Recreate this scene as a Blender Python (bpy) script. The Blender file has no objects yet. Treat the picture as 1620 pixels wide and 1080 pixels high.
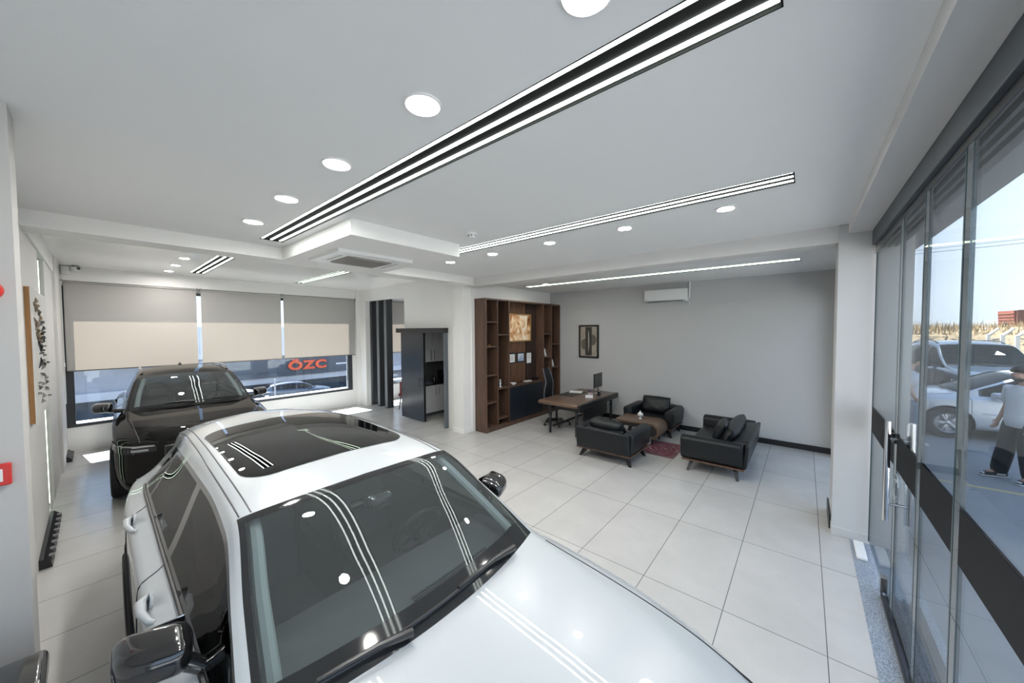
import bpy, bmesh, math, random
import numpy as np
from mathutils import Vector, Matrix
random.seed(7)
R = math.radians
C = bpy.context.scene.collection
sc = bpy.context.scene

# ------------------------------------------------------------------ camera
CAM_H = 2.4
F_PX = 553.75
PITCH, ROLL, YAW = 0.033732, -0.0047984, 0.69652
cam = bpy.data.cameras.new('camera')
cam.sensor_width = 36.0
cam.sensor_fit = 'HORIZONTAL'
cam.lens = F_PX / 1620 * 36
cam.clip_start = 0.02
cam.clip_end = 600
camo = bpy.data.objects.new('camera', cam)
C.objects.link(camo)
f0 = Vector((-math.sin(YAW), math.cos(YAW), 0)); r0 = Vector((math.cos(YAW), math.sin(YAW), 0)); u0 = Vector((0, 0, 1))
fw = f0*math.cos(PITCH) - u0*math.sin(PITCH); up = u0*math.cos(PITCH) + f0*math.sin(PITCH)
rr = r0*math.cos(ROLL) + up*math.sin(ROLL); uu = up*math.cos(ROLL) - r0*math.sin(ROLL)
m = Matrix.Identity(4)
for i in range(3):
    m[i][0] = rr[i]; m[i][1] = uu[i]; m[i][2] = -fw[i]
m[0][3], m[1][3], m[2][3] = 0, 0, CAM_H
camo.matrix_world = m
sc.camera = camo

# ------------------------------------------------------------------ world, sun, exposure
sc.view_settings.view_transform = 'Standard'
sc.view_settings.look = 'None'
sc.view_settings.exposure = 1.0
sc.view_settings.gamma = 1.0
sc.view_settings.use_curve_mapping = False
try:
    sc.cycles.max_bounces = 10
    sc.cycles.diffuse_bounces = 5
    sc.cycles.glossy_bounces = 4
    sc.cycles.transparent_max_bounces = 24
    sc.cycles.transmission_bounces = 6
    sc.cycles.sample_clamp_indirect = 6.0
    sc.cycles.caustics_reflective = False
    sc.cycles.caustics_refractive = False
except Exception:
    pass
SKY_STRENGTH = 1.55
SUN_STRENGTH = 23.0
LED_STRENGTH = 7.5
DOWN_STRENGTH = 180.0
world = bpy.data.worlds.new('sky')
sc.world = world
world.use_nodes = True
nt = world.node_tree
nt.nodes.clear()
wo = nt.nodes.new('ShaderNodeOutputWorld')
bg = nt.nodes.new('ShaderNodeBackground')
tc = nt.nodes.new('ShaderNodeTexCoord')
sep = nt.nodes.new('ShaderNodeSeparateXYZ')
ramp = nt.nodes.new('ShaderNodeValToRGB')
nt.links.new(tc.outputs['Generated'], sep.inputs[0])
nt.links.new(sep.outputs['Z'], ramp.inputs[0])
nt.links.new(ramp.outputs[0], bg.inputs[0])
nt.links.new(bg.outputs[0], wo.inputs[0])
cr = ramp.color_ramp
cr.elements[0].position = 0.0; cr.elements[0].color = (0.58, 0.62, 0.68, 1)
cr.elements[1].position = 1.0; cr.elements[1].color = (0.30, 0.43, 0.70, 1)
e = cr.elements.new(0.06); e.color = (0.62, 0.68, 0.78, 1)
e = cr.elements.new(0.35); e.color = (0.50, 0.60, 0.77, 1)
bg.inputs[1].default_value = SKY_STRENGTH
sun = bpy.data.lights.new('sun', 'SUN')
sun.energy = SUN_STRENGTH
sun.angle = R(0.6)
sun.color = (1.0, 0.93, 0.83)
suno = bpy.data.objects.new('sun', sun)
C.objects.link(suno)
sdir = Vector((math.cos(R(56)), 0.08, -math.sin(R(56))))      # travels towards +x and down
suno.rotation_euler = sdir.to_track_quat('-Z', 'Y').to_euler()
suno.location = (-20, 0, 20)

# ------------------------------------------------------------------ materials
def new_mat(name):
    mt = bpy.data.materials.new(name)
    mt.use_nodes = True
    return mt, mt.node_tree, mt.node_tree.nodes['Principled BSDF']

def mat(name, col, rough=0.5, metal=0.0, coat=0.0, noise=0.0, nscale=8.0, bump=0.0, bscale=60.0, spec=0.5, sheen=0.0, coatr=0.03):
    mt, t, p = new_mat(name)
    p.inputs['Base Color'].default_value = (*col, 1)
    p.inputs['Roughness'].default_value = rough
    p.inputs['Metallic'].default_value = metal
    p.inputs['Coat Weight'].default_value = coat
    p.inputs['Coat Roughness'].default_value = coatr
    p.inputs['Specular IOR Level'].default_value = spec
    co = t.nodes.new('ShaderNodeTexCoord')
    if noise > 0:
        n = t.nodes.new('ShaderNodeTexNoise'); n.inputs['Scale'].default_value = nscale; n.inputs['Detail'].default_value = 5
        t.links.new(co.outputs['Object'], n.inputs['Vector'])
        mx = t.nodes.new('ShaderNodeMix'); mx.data_type = 'RGBA'
        mx.inputs[6].default_value = (*[c*(1-noise) for c in col], 1)
        mx.inputs[7].default_value = (*[min(1, c*(1+noise)) for c in col], 1)
        t.links.new(n.outputs['Fac'], mx.inputs[0]); t.links.new(mx.outputs[2], p.inputs['Base Color'])
    if bump > 0:
        n = t.nodes.new('ShaderNodeTexNoise'); n.inputs['Scale'].default_value = bscale; n.inputs['Detail'].default_value = 4
        t.links.new(co.outputs['Object'], n.inputs['Vector'])
        b = t.nodes.new('ShaderNodeBump'); b.inputs['Strength'].default_value = bump; b.inputs['Distance'].default_value = 0.01
        t.links.new(n.outputs['Fac'], b.inputs['Height']); t.links.new(b.outputs[0], p.inputs['Normal'])
    return mt

def emit(name, col, strength):
    mt = bpy.data.materials.new(name); mt.use_nodes = True; t = mt.node_tree; t.nodes.clear()
    o = t.nodes.new('ShaderNodeOutputMaterial'); e = t.nodes.new('ShaderNodeEmission')
    e.inputs[0].default_value = (*col, 1); e.inputs[1].default_value = strength
    t.links.new(e.outputs[0], o.inputs[0])
    return mt

def glass(name, tint, refl=1.0, rough=0.0, ior=1.5, haze=0.0, hazecol=(0.5, 0.6, 0.6)):
    mt = bpy.data.materials.new(name); mt.use_nodes = True; t = mt.node_tree; t.nodes.clear()
    o = t.nodes.new('ShaderNodeOutputMaterial'); tr = t.nodes.new('ShaderNodeBsdfTransparent'); g = t.nodes.new('ShaderNodeBsdfGlossy')
    fr = t.nodes.new('ShaderNodeFresnel'); fr.inputs[0].default_value = ior
    geo = t.nodes.new('ShaderNodeNewGeometry'); inv = t.nodes.new('ShaderNodeMapRange')
    # thin pane: same reflectance from both sides
    inv.inputs['From Min'].default_value = 0; inv.inputs['From Max'].default_value = 1
    inv.inputs['To Min'].default_value = ior; inv.inputs['To Max'].default_value = 1.0/ior
    t.links.new(geo.outputs['Backfacing'], inv.inputs['Value']); t.links.new(inv.outputs[0], fr.inputs[0])
    tr.inputs[0].default_value = (*tint, 1); g.inputs[0].default_value = (refl, refl, refl, 1); g.inputs['Roughness'].default_value = rough
    mx = t.nodes.new('ShaderNodeMixShader'); base = tr
    if haze > 0:
        d = t.nodes.new('ShaderNodeBsdfDiffuse'); d.inputs[0].default_value = (*hazecol, 1)
        m2 = t.nodes.new('ShaderNodeMixShader'); m2.inputs[0].default_value = haze
        t.links.new(tr.outputs[0], m2.inputs[1]); t.links.new(d.outputs[0], m2.inputs[2]); base = m2
    t.links.new(fr.outputs[0], mx.inputs[0]); t.links.new(base.outputs[0], mx.inputs[1]); t.links.new(g.outputs[0], mx.inputs[2])
    t.links.new(mx.outputs[0], o.inputs[0])
    return mt

def wood(name, c1, c2, rough=0.45, scale=3.0, axis=2, coat=0.0):
    mt, t, p = new_mat(name)
    co = t.nodes.new('ShaderNodeTexCoord'); mp = t.nodes.new('ShaderNodeMapping')
    s = [scale*6]*3; s[axis] = scale*0.5
    mp.inputs['Scale'].default_value = s
    n = t.nodes.new('ShaderNodeTexNoise'); n.inputs['Scale'].default_value = 1.0; n.inputs['Detail'].default_value = 6; n.inputs['Distortion'].default_value = 0.8
    rp = t.nodes.new('ShaderNodeValToRGB'); rp.color_ramp.elements[0].position = 0.3; rp.color_ramp.elements[1].position = 0.72
    rp.color_ramp.elements[0].color = (*c1, 1); rp.color_ramp.elements[1].color = (*c2, 1)
    t.links.new(co.outputs['Object'], mp.inputs[0]); t.links.new(mp.outputs[0], n.inputs['Vector']); t.links.new(n.outputs['Fac'], rp.inputs[0])
    t.links.new(rp.outputs[0], p.inputs['Base Color'])
    p.inputs['Roughness'].default_value = rough; p.inputs['Coat Weight'].default_value = coat
    return mt

def tile_floor():
    mt, t, p = new_mat('floor_tile')
    co = t.nodes.new('ShaderNodeTexCoord'); mp = t.nodes.new('ShaderNodeMapping')
    mp.inputs['Location'].default_value = (-0.171 + 0.667*60, -4.645 + 1.27*30, 0)
    br = t.nodes.new('ShaderNodeTexBrick'); br.offset = 0; br.squash = 1
    br.inputs['Scale'].default_value = 1; br.inputs['Brick Width'].default_value = 0.667; br.inputs['Row Height'].default_value = 1.27
    br.inputs['Mortar Size'].default_value = 0.0032; br.inputs['Mortar Smooth'].default_value = 0.1; br.inputs['Bias'].default_value = 0
    br.inputs['Color1'].default_value = (0.50, 0.49, 0.475, 1); br.inputs['Color2'].default_value = (0.53, 0.52, 0.505, 1); br.inputs['Mortar'].default_value = (0.13, 0.13, 0.125, 1)
    n = t.nodes.new('ShaderNodeTexNoise'); n.inputs['Scale'].default_value = 1.6; n.inputs['Detail'].default_value = 9; n.inputs['Roughness'].default_value = 0.65
    rp = t.nodes.new('ShaderNodeValToRGB'); rp.color_ramp.elements[0].position = 0.3; rp.color_ramp.elements[1].position = 0.7
    rp.color_ramp.elements[0].color = (0.90, 0.90, 0.89, 1); rp.color_ramp.elements[1].color = (1.03, 1.03, 1.03, 1)
    mx = t.nodes.new('ShaderNodeMix'); mx.data_type = 'RGBA'; mx.blend_type = 'MULTIPLY'; mx.inputs[0].default_value = 1
    t.links.new(co.outputs['Object'], mp.inputs[0]); t.links.new(mp.outputs[0], br.inputs['Vector']); t.links.new(co.outputs['Object'], n.inputs['Vector'])
    t.links.new(n.outputs['Fac'], rp.inputs[0]); t.links.new(br.outputs['Color'], mx.inputs[6]); t.links.new(rp.outputs[0], mx.inputs[7])
    t.links.new(mx.outputs[2], p.inputs['Base Color'])
    r2 = t.nodes.new('ShaderNodeMapRange'); r2.inputs['To Min'].default_value = 0.14; r2.inputs['To Max'].default_value = 0.30
    t.links.new(n.outputs['Fac'], r2.inputs['Value']); t.links.new(r2.outputs[0], p.inputs['Roughness'])
    bp = t.nodes.new('ShaderNodeBump'); bp.inputs['Strength'].default_value = 0.3; bp.inputs['Distance'].default_value = 0.002; bp.invert = True
    t.links.new(br.outputs['Fac'], bp.inputs['Height']); t.links.new(bp.outputs[0], p.inputs['Normal'])
    return mt

def speckle(name, c1, c2, scale, rough=0.5):
    mt, t, p = new_mat(name)
    co = t.nodes.new('ShaderNodeTexCoord'); v = t.nodes.new('ShaderNodeTexNoise'); v.inputs['Scale'].default_value = scale; v.inputs['Detail'].default_value = 3
    rp = t.nodes.new('ShaderNodeValToRGB'); rp.color_ramp.elements[0].position = 0.38; rp.color_ramp.elements[1].position = 0.62
    rp.color_ramp.elements[0].color = (*c1, 1); rp.color_ramp.elements[1].color = (*c2, 1)
    t.links.new(co.outputs['Object'], v.inputs['Vector']); t.links.new(v.outputs['Fac'], rp.inputs[0]); t.links.new(rp.outputs[0], p.inputs['Base Color'])
    p.inputs['Roughness'].default_value = rough
    return mt

def blind_mat():
    mt = bpy.data.materials.new('blind_fabric'); mt.use_nodes = True; t = mt.node_tree; t.nodes.clear()
    o = t.nodes.new('ShaderNodeOutputMaterial'); d = t.nodes.new('ShaderNodeBsdfDiffuse'); tr = t.nodes.new('ShaderNodeBsdfTranslucent')
    co = t.nodes.new('ShaderNodeTexCoord'); mp = t.nodes.new('ShaderNodeMapping'); mp.inputs['Scale'].default_value = (1, 60, 60)
    n = t.nodes.new('ShaderNodeTexNoise'); n.inputs['Scale'].default_value = 6; n.inputs['Detail'].default_value = 3
    rp = t.nodes.new('ShaderNodeValToRGB')
    rp.color_ramp.elements[0].color = (0.55, 0.53, 0.505, 1); rp.color_ramp.elements[1].color = (0.64, 0.615, 0.59, 1)
    t.links.new(co.outputs['Object'], mp.inputs[0]); t.links.new(mp.outputs[0], n.inputs['Vector']); t.links.new(n.outputs['Fac'], rp.inputs[0])
    t.links.new(rp.outputs[0], d.inputs[0]); tr.inputs[0].default_value = (0.215, 0.17, 0.13, 1)
    mx = t.nodes.new('ShaderNodeMixShader'); mx.inputs[0].default_value = 0.30
    t.links.new(d.outputs[0], mx.inputs[1]); t.links.new(tr.outputs[0], mx.inputs[2]); t.links.new(mx.outputs[0], o.inputs[0])
    return mt

def paint(name, col, metal=0.0, rough=0.35, inside=(0.10, 0.10, 0.10), coat=1.0):
    mt, t, p = new_mat(name)
    geo = t.nodes.new('ShaderNodeNewGeometry'); mx = t.nodes.new('ShaderNodeMix'); mx.data_type = 'RGBA'
    mx.inputs[6].default_value = (*col, 1); mx.inputs[7].default_value = (*inside, 1)
    t.links.new(geo.outputs['Backfacing'], mx.inputs[0]); t.links.new(mx.outputs[2], p.inputs['Base Color'])
    p.inputs['Roughness'].default_value = rough; p.inputs['Metallic'].default_value = metal
    p.inputs['Coat Weight'].default_value = coat; p.inputs['Coat Roughness'].default_value = 0.01
    if coat < 1: p.inputs['Specular IOR Level'].default_value = 0.0
    return mt

M = {}
M['wall'] = mat('wall_paint', (0.66, 0.645, 0.63), 0.6, noise=0.02, nscale=2, bump=0.05, bscale=200)
M['wall_back'] = mat('back_wall_paint', (0.52, 0.515, 0.51), 0.6, noise=0.02, nscale=2, bump=0.05, bscale=200)
M['wall_white'] = mat('white_wall_paint', (0.80, 0.785, 0.765), 0.6, noise=0.015, nscale=2, bump=0.04, bscale=200)
M['ceiling'] = mat('ceiling_paint', (0.78, 0.78, 0.775), 0.7, noise=0.01, nscale=1)
M['ceiling_gloss'] = mat('stretch_ceiling', (0.94, 0.935, 0.925), 0.12, noise=0.01, nscale=1)
M['white'] = mat('white_plastic', (0.80, 0.80, 0.79), 0.35, noise=0.01)
M['floor'] = tile_floor()
M['granite'] = speckle('granite', (0.12, 0.15, 0.19), (0.42, 0.46, 0.52), 140, 0.35)
M['concrete'] = mat('pavement', (0.27, 0.27, 0.275), 0.75, noise=0.12, nscale=1.2, bump=0.1, bscale=40)
M['asphalt'] = mat('street_asphalt', (0.11, 0.113, 0.118), 0.85, noise=0.12, nscale=1.2)
M['black'] = mat('black_metal', (0.012, 0.012, 0.014), 0.35, noise=0.05)
M['black_matte'] = mat('black_matte', (0.015, 0.015, 0.017), 0.65, noise=0.05)
M['black_gloss'] = mat('black_gloss', (0.008, 0.008, 0.009), 0.12, coat=1.0)
M['channel'] = mat('channel_black', (0.012, 0.013, 0.012), 0.7, spec=0.1)
M['led'] = emit('led_line', (0.93, 1.0, 0.95), LED_STRENGTH)
M['led_green'] = emit('led_line_green', (0.84, 1.0, 0.80), LED_STRENGTH*0.4)
M['downlight'] = emit('downlight_disc', (1.0, 0.965, 0.92), DOWN_STRENGTH)
M['chrome'] = mat('chrome', (0.72, 0.72, 0.73), 0.12, 1.0)
M['steel'] = mat('brushed_steel', (0.60, 0.58, 0.55), 0.22, 1.0)
M['alu'] = mat('aluminium_dark', (0.16, 0.18, 0.20), 0.45, 0.6)
M['header'] = mat('header_grey', (0.055, 0.065, 0.075), 0.5, noise=0.15, nscale=3)
M['glass'] = glass('clear_glass', (0.91, 0.955, 0.97), refl=0.55)
M['glass_edge'] = mat('glass_edge', (0.03, 0.06, 0.07), 0.15)
M['seal'] = mat('clear_seal', (0.34, 0.38, 0.40), 0.3)
M['window_glass'] = glass('window_pane', (0.80, 0.86, 0.92))
M['film'] = mat('dark_film', (0.012, 0.013, 0.015), 0.6, spec=0.15)
M['pillar'] = mat('pillar_paint', (0.47, 0.46, 0.445), 0.6, noise=0.02, nscale=2)
M['column'] = mat('column_paint', (0.54, 0.54, 0.535), 0.6, noise=0.02, nscale=2)
M['dark_screen'] = glass('dark_windshield', (0.12, 0.15, 0.17), refl=0.45)
M['leather'] = mat('black_leather', (0.008, 0.010, 0.012), 0.40, noise=0.15, nscale=12, bump=0.25, bscale=25, spec=0.35)
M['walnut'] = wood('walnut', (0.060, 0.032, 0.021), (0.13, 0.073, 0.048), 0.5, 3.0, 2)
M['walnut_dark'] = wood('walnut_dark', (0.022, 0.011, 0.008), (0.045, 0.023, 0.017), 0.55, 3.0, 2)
M['desk_wood'] = wood('desk_walnut', (0.085, 0.05, 0.033), (0.19, 0.12, 0.08), 0.35, 2.5, 0)
M['navy'] = mat('navy_lacquer', (0.010, 0.014, 0.022), 0.4)
M['blind'] = blind_mat()
M['tire'] = mat('tyre_rubber', (0.016, 0.016, 0.017), 0.8, noise=0.1)
M['rim'] = mat('alloy_rim', (0.55, 0.55, 0.56), 0.3, 0.9)
M['car_white'] = paint('car_paint_white', (0.43, 0.46, 0.48), 0.0, 0.3, (0.30, 0.32, 0.32))
M['car_black'] = paint('car_paint_black', (0.004, 0.0038, 0.0038), 0.0, 0.3, inside=(0.02, 0.02, 0.02), coat=0.6)
M['car_silver'] = paint('car_paint_silver', (0.55, 0.58, 0.62), 0.2, 0.35)
M['car_navy'] = paint('car_paint_navy', (0.02, 0.035, 0.06), 0.0, 0.35)
M['screen_glass'] = glass('windshield_glass', (0.60, 0.66, 0.66), haze=0.06, hazecol=(0.45, 0.5, 0.5))
M['side_glass'] = glass('tinted_glass', (0.10, 0.115, 0.12), refl=0.7)
M['roof_glass'] = glass('roof_glass', (0.035, 0.035, 0.035))
M['frit'] = mat('frit_black', (0.018, 0.019, 0.020), 0.06, spec=0.5)
M['cabin'] = mat('cabin_dark', (0.035, 0.038, 0.04), 0.7, noise=0.1)
M['cabin_grey'] = mat('cabin_grey', (0.075, 0.08, 0.085), 0.6, noise=0.1)
M['lamp_clear'] = mat('headlamp', (0.32, 0.34, 0.36), 0.08, 0.3, coat=1.0)
M['lamp_red'] = mat('tail_lamp', (0.25, 0.01, 0.01), 0.15, coat=1.0)
M['skin'] = mat('skin', (0.42, 0.24, 0.17), 0.55)
M['hair'] = mat('hair', (0.015, 0.012, 0.01), 0.7)
M['tee'] = mat('white_cotton', (0.62, 0.64, 0.68), 0.85, noise=0.06, nscale=14)
M['trousers'] = mat('black_trousers', (0.018, 0.02, 0.025), 0.85, noise=0.2, nscale=14)
M['jeans'] = mat('blue_jeans', (0.16, 0.22, 0.31), 0.85, noise=0.15, nscale=20)
M['sneaker'] = mat('sneaker_white', (0.65, 0.65, 0.65), 0.6)
M['red'] = mat('red_plastic', (0.55, 0.02, 0.015), 0.35)
M['orange'] = mat('orange_letters', (0.85, 0.12, 0.04), 0.5)
M['fascia'] = mat('fascia_dark', (0.075, 0.085, 0.10), 0.5, noise=0.1)
M['facade'] = mat('facade_grey', (0.36, 0.36, 0.37), 0.7, noise=0.08, nscale=1)
M['facade_light'] = mat('facade_light', (0.55, 0.55, 0.55), 0.7, noise=0.08, nscale=1)
M['shopglass'] = mat('shop_glass', (0.05, 0.07, 0.09), 0.1, noise=0.5, nscale=1.5)
M['rust'] = mat('container_rust', (0.16, 0.045, 0.03), 0.7, noise=0.25, nscale=3)
M['rust_dark'] = mat('container_dark', (0.14, 0.055, 0.045), 0.7, noise=0.25, nscale=3)
M['dry'] = speckle('dry_grass', (0.14, 0.095, 0.045), (0.24, 0.175, 0.095), 14, 0.95)
M['dirt'] = mat('dirt_field', (0.17, 0.135, 0.09), 0.95, noise=0.15, nscale=0.6)
M['post'] = mat('concrete_post', (0.34, 0.34, 0.33), 0.8, noise=0.1)
M['cord'] = mat('cord_white', (0.8, 0.8, 0.78), 0.5)
M['brown_edge'] = wood('canvas_side', (0.22, 0.11, 0.035), (0.34, 0.18, 0.07), 0.7, 3.0, 2)
M['paper'] = mat('paper', (0.75, 0.75, 0.73), 0.7)
M['porcelain'] = mat('porcelain', (0.80, 0.80, 0.80), 0.12, coat=0.5)
M['screen'] = mat('screen_black', (0.015, 0.016, 0.02), 0.15)
M['maroon'] = mat('maroon_velvet', (0.15, 0.015, 0.015), 0.8, noise=0.15)
M['cab_white'] = mat('cabinet_lacquer', (0.66, 0.66, 0.66), 0.35)
M['green_glass'] = mat('green_back_glass', (0.12, 0.16, 0.135), 0.15)
M['barn'] = mat('barn_door_lacquer', (0.022, 0.028, 0.038), 0.22, noise=0.1, nscale=2)
M['fin'] = mat('fin_dark', (0.030, 0.034, 0.038), 0.4)
M['stripe'] = mat('line_paint', (0.55, 0.45, 0.22), 0.8)

# ------------------------------------------------------------------ mesh helpers
def obj(name, bm, material, parent=None, smooth=False, loc=None, rotz=None, auto=None):
    me = bpy.data.meshes.new(name)
    bmesh.ops.recalc_face_normals(bm, faces=bm.faces[:]) if auto else None
    bm.to_mesh(me); bm.free()
    mats = material if isinstance(material, (list, tuple)) else [material]
    for mm in mats: me.materials.append(mm)
    if smooth:
        me.polygons.foreach_set('use_smooth', [True]*len(me.polygons))
        if smooth != 'all':
            me.set_sharp_from_angle(angle=R(38))
    o = bpy.data.objects.new(name, me)
    C.objects.link(o)
    if parent is not None: o.parent = parent
    if loc is not None: o.location = loc
    if rotz is not None: o.rotation_euler = (0, 0, rotz)
    return o

def thing(name, label, cat, loc=(0, 0, 0), rotz=0, group=None):
    o = bpy.data.objects.new(name, None); C.objects.link(o)
    o.location = loc; o.rotation_euler = (0, 0, rotz)
    o.empty_display_size = 0.1
    return tag(o, label, cat, group)

def tag(o, label, cat, group=None, kind=None):
    o['label'] = label; o['category'] = cat
    if group: o['group'] = group
    if kind: o['kind'] = kind
    return o

def struct(name, bm, m_, label=None):
    o = obj(name, bm, m_); o['kind'] = 'structure'
    if label: o['label'] = label
    return o

def bx(bm, x0, x1, y0, y1, z0, z1, bev=0.0, seg=2, mi=0, mtx=None):
    vs = [bm.verts.new((x, y, z)) for z in (z0, z1) for y in (y0, y1) for x in (x0, x1)]
    idx = [(0, 2, 3, 1), (4, 5, 7, 6), (0, 1, 5, 4), (2, 6, 7, 3), (0, 4, 6, 2), (1, 3, 7, 5)]
    fs = [bm.faces.new([vs[i] for i in f]) for f in idx]
    for f in fs: f.material_index = mi
    if bev > 0:
        es = list({e for f in fs for e in f.edges})
        r = bmesh.ops.bevel(bm, geom=es, offset=bev, segments=seg, profile=0.5, affect='EDGES')
        allv = {v for f in r['faces'] for v in f.verts}
        vs = [v for v in set(vs) | allv if v.is_valid]
        for f in r['faces']: f.material_index = mi
        vs = list({v for v in vs} | {v for f in bm.faces if f.is_valid and any(q in allv for q in f.verts) for v in f.verts})
    if mtx is not None:
        bmesh.ops.transform(bm, matrix=mtx, verts=[v for v in vs if v.is_valid])
    return vs

def box(*a, **k):
    bm = bmesh.new(); bx(bm, *a, **k); return bm

def tube(bm, pts, rad, n=10, cap=True, mi=0):
    pts = [Vector(p) for p in pts]
    rads = rad if isinstance(rad, (list, tuple)) else [rad]*len(pts)
    rings = []
    prev = None
    for i, p in enumerate(pts):
        d = (pts[min(i+1, len(pts)-1)] - pts[max(i-1, 0)]).normalized()
        if prev is None:
            a = Vector((0, 0, 1)) if abs(d.z) < 0.9 else Vector((1, 0, 0))
            u = d.cross(a).normalized()
        else:
            u = (prev - d*prev.dot(d)).normalized()
        prev = u; v = d.cross(u)
        rings.append([bm.verts.new(p + (u*math.cos(t) + v*math.sin(t))*rads[i]) for t in [2*math.pi*k/n for k in range(n)]])
    for a, b in zip(rings, rings[1:]):
        for k in range(n):
            f = bm.faces.new((a[k], a[(k+1) % n], b[(k+1) % n], b[k])); f.material_index = mi
    if cap:
        bm.faces.new(rings[0][::-1]).material_index = mi; bm.faces.new(rings[-1]).material_index = mi
    return bm

def lathe(bm, prof, n=24, mtx=None, mi=0):
    """prof: list of (r,z)"""
    rings = []
    vs = []
    for r, z in prof:
        if r < 1e-5:
            v = bm.verts.new((0, 0, z)); rings.append([v]); vs.append(v)
        else:
            ring = [bm.verts.new((r*math.cos(2*math.pi*k/n), r*math.sin(2*math.pi*k/n), z)) for k in range(n)]
            rings.append(ring); vs += ring
    for a, b in zip(rings, rings[1:]):
        for k in range(n):
            k2 = (k+1) % n
            if len(a) == 1 and len(b) == 1: continue
            if len(a) == 1: f = bm.faces.new((a[0], b[k2], b[k]))
            elif len(b) == 1: f = bm.faces.new((a[k], a[k2], b[0]))
            else: f = bm.faces.new((a[k], a[k2], b[k2], b[k]))
            f.material_index = mi
    if mtx is not None: bmesh.ops.transform(bm, matrix=mtx, verts=vs)
    bmesh.ops.recalc_face_normals(bm, faces=bm.faces[:])
    return bm

def prism(bm, poly, d0, d1, plane='xz', bev=0.0, mi=0):
    """extrude 2-D polygon along the remaining axis"""
    def P(a, b, c):
        return {'xz': (a, c, b), 'yz': (c, a, b), 'xy': (a, b, c)}[plane]
    lo = [bm.verts.new(P(a, b, d0)) for a, b in poly]; hi = [bm.verts.new(P(a, b, d1)) for a, b in poly]
    n = len(poly); fs = []
    fs.append(bm.faces.new(lo)); fs.append(bm.faces.new(hi[::-1]))
    for i in range(n):
        fs.append(bm.faces.new((lo[i], hi[i], hi[(i+1) % n], lo[(i+1) % n])))
    for f in fs: f.material_index = mi
    bmesh.ops.recalc_face_normals(bm, faces=fs)
    if bev > 0:
        es = list({e for f in fs[:2] for e in f.edges})
        bmesh.ops.bevel(bm, geom=es, offset=bev, segments=3, profile=0.5, affect='EDGES')
    return bm

def rounded_poly(w, h, r, n=5, cx=0, cy=0):
    pts = []
    for (sx, sy, a0) in ((1, 1, 0), (-1, 1, 90), (-1, -1, 180), (1, -1, 270)):
        for k in range(n+1):
            a = R(a0 + 90*k/n)
            pts.append((cx + sx*(w/2-r) + r*math.cos(a), cy + sy*(h/2-r) + r*math.sin(a)))
    return pts

def pillow(bm, w, d, h, mtx=None, n=12, puff=0.5):
    """soft cushion: width x, depth y, height z centred"""
    vs = []
    top = {}; bot = {}
    for i in range(n+1):
        for j in range(n+1):
            u = -1 + 2*i/n; v = -1 + 2*j/n
            su = math.sin(u*math.pi/2); sv = math.sin(v*math.pi/2)
            e = max(0.0, (1-su**4)*(1-sv**4))**puff
            x = su*w/2*(1-0.03*sv*sv); y = sv*d/2*(1-0.03*su*su)
            if i in (0, n) or j in (0, n):
                a = bm.verts.new((x, y, 0)); top[i, j] = bot[i, j] = a; vs.append(a)
            else:
                a = bm.verts.new((x, y, e*h/2)); b = bm.verts.new((x, y, -e*h/2)); top[i, j] = a; bot[i, j] = b; vs += [a, b]
    for i in range(n):
        for j in range(n):
            bm.faces.new((top[i, j], top[i+1, j], top[i+1, j+1], top[i, j+1]))
            bm.faces.new((bot[i, j], bot[i, j+1], bot[i+1, j+1], bot[i+1, j]))
    if mtx is not None: bmesh.ops.transform(bm, matrix=mtx, verts=vs)
    return bm

def T(x, y, z, rz=0, rx=0, ry=0):
    return Matrix.Translation((x, y, z)) @ Matrix.Rotation(rz, 4, 'Z') @ Matrix.Rotation(ry, 4, 'Y') @ Matrix.Rotation(rx, 4, 'X')

def pch(xs, ys):
    xs = np.asarray(xs, float); ys = np.asarray(ys, float)
    o = np.argsort(xs); xs = xs[o]; ys = ys[o]
    h = np.diff(xs); d = np.diff(ys)/h
    mm = np.zeros(len(xs))
    for i in range(1, len(xs)-1):
        if d[i-1]*d[i] > 0:
            w1 = 2*h[i]+h[i-1]; w2 = h[i]+2*h[i-1]
            mm[i] = (w1+w2)/(w1/d[i-1]+w2/d[i])
    mm[0] = d[0]; mm[-1] = d[-1]
    def f(x):
        x = np.clip(np.asarray(x, float), xs[0], xs[-1])
        i = np.clip(np.searchsorted(xs, x)-1, 0, len(xs)-2)
        t = (x-xs[i])/h[i]
        return (2*t**3-3*t**2+1)*ys[i]+(t**3-2*t**2+t)*h[i]*mm[i]+(-2*t**3+3*t**2)*ys[i+1]+(t**3-t**2)*h[i]*mm[i+1]
    return f

def copy_tree(o, parent=None):
    c = o.copy(); C.objects.link(c); c.parent = parent
    for ch in list(o.children): copy_tree(ch, c)
    return c

# ================================================================== ROOM SHELL
def slab_holes(bm, x0, x1, y0, y1, z0, z1, holes):
    xs = sorted({x0, x1, *[h[0] for h in holes], *[h[1] for h in holes]})
    ys = sorted({y0, y1, *[h[2] for h in holes], *[h[3] for h in holes]})
    for a, b in zip(xs, xs[1:]):
        run = None
        for c, d in zip(ys, ys[1:]):
            mx, my = (a+b)/2, (c+d)/2
            if any(h[0] < mx < h[1] and h[2] < my < h[3] for h in holes):
                if run: bx(bm, a, b, run[0], run[1], z0, z1); run = None
            else:
                run = (run[0], d) if run else (c, d)
        if run: bx(bm, a, b, run[0], run[1], z0, z1)

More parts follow.
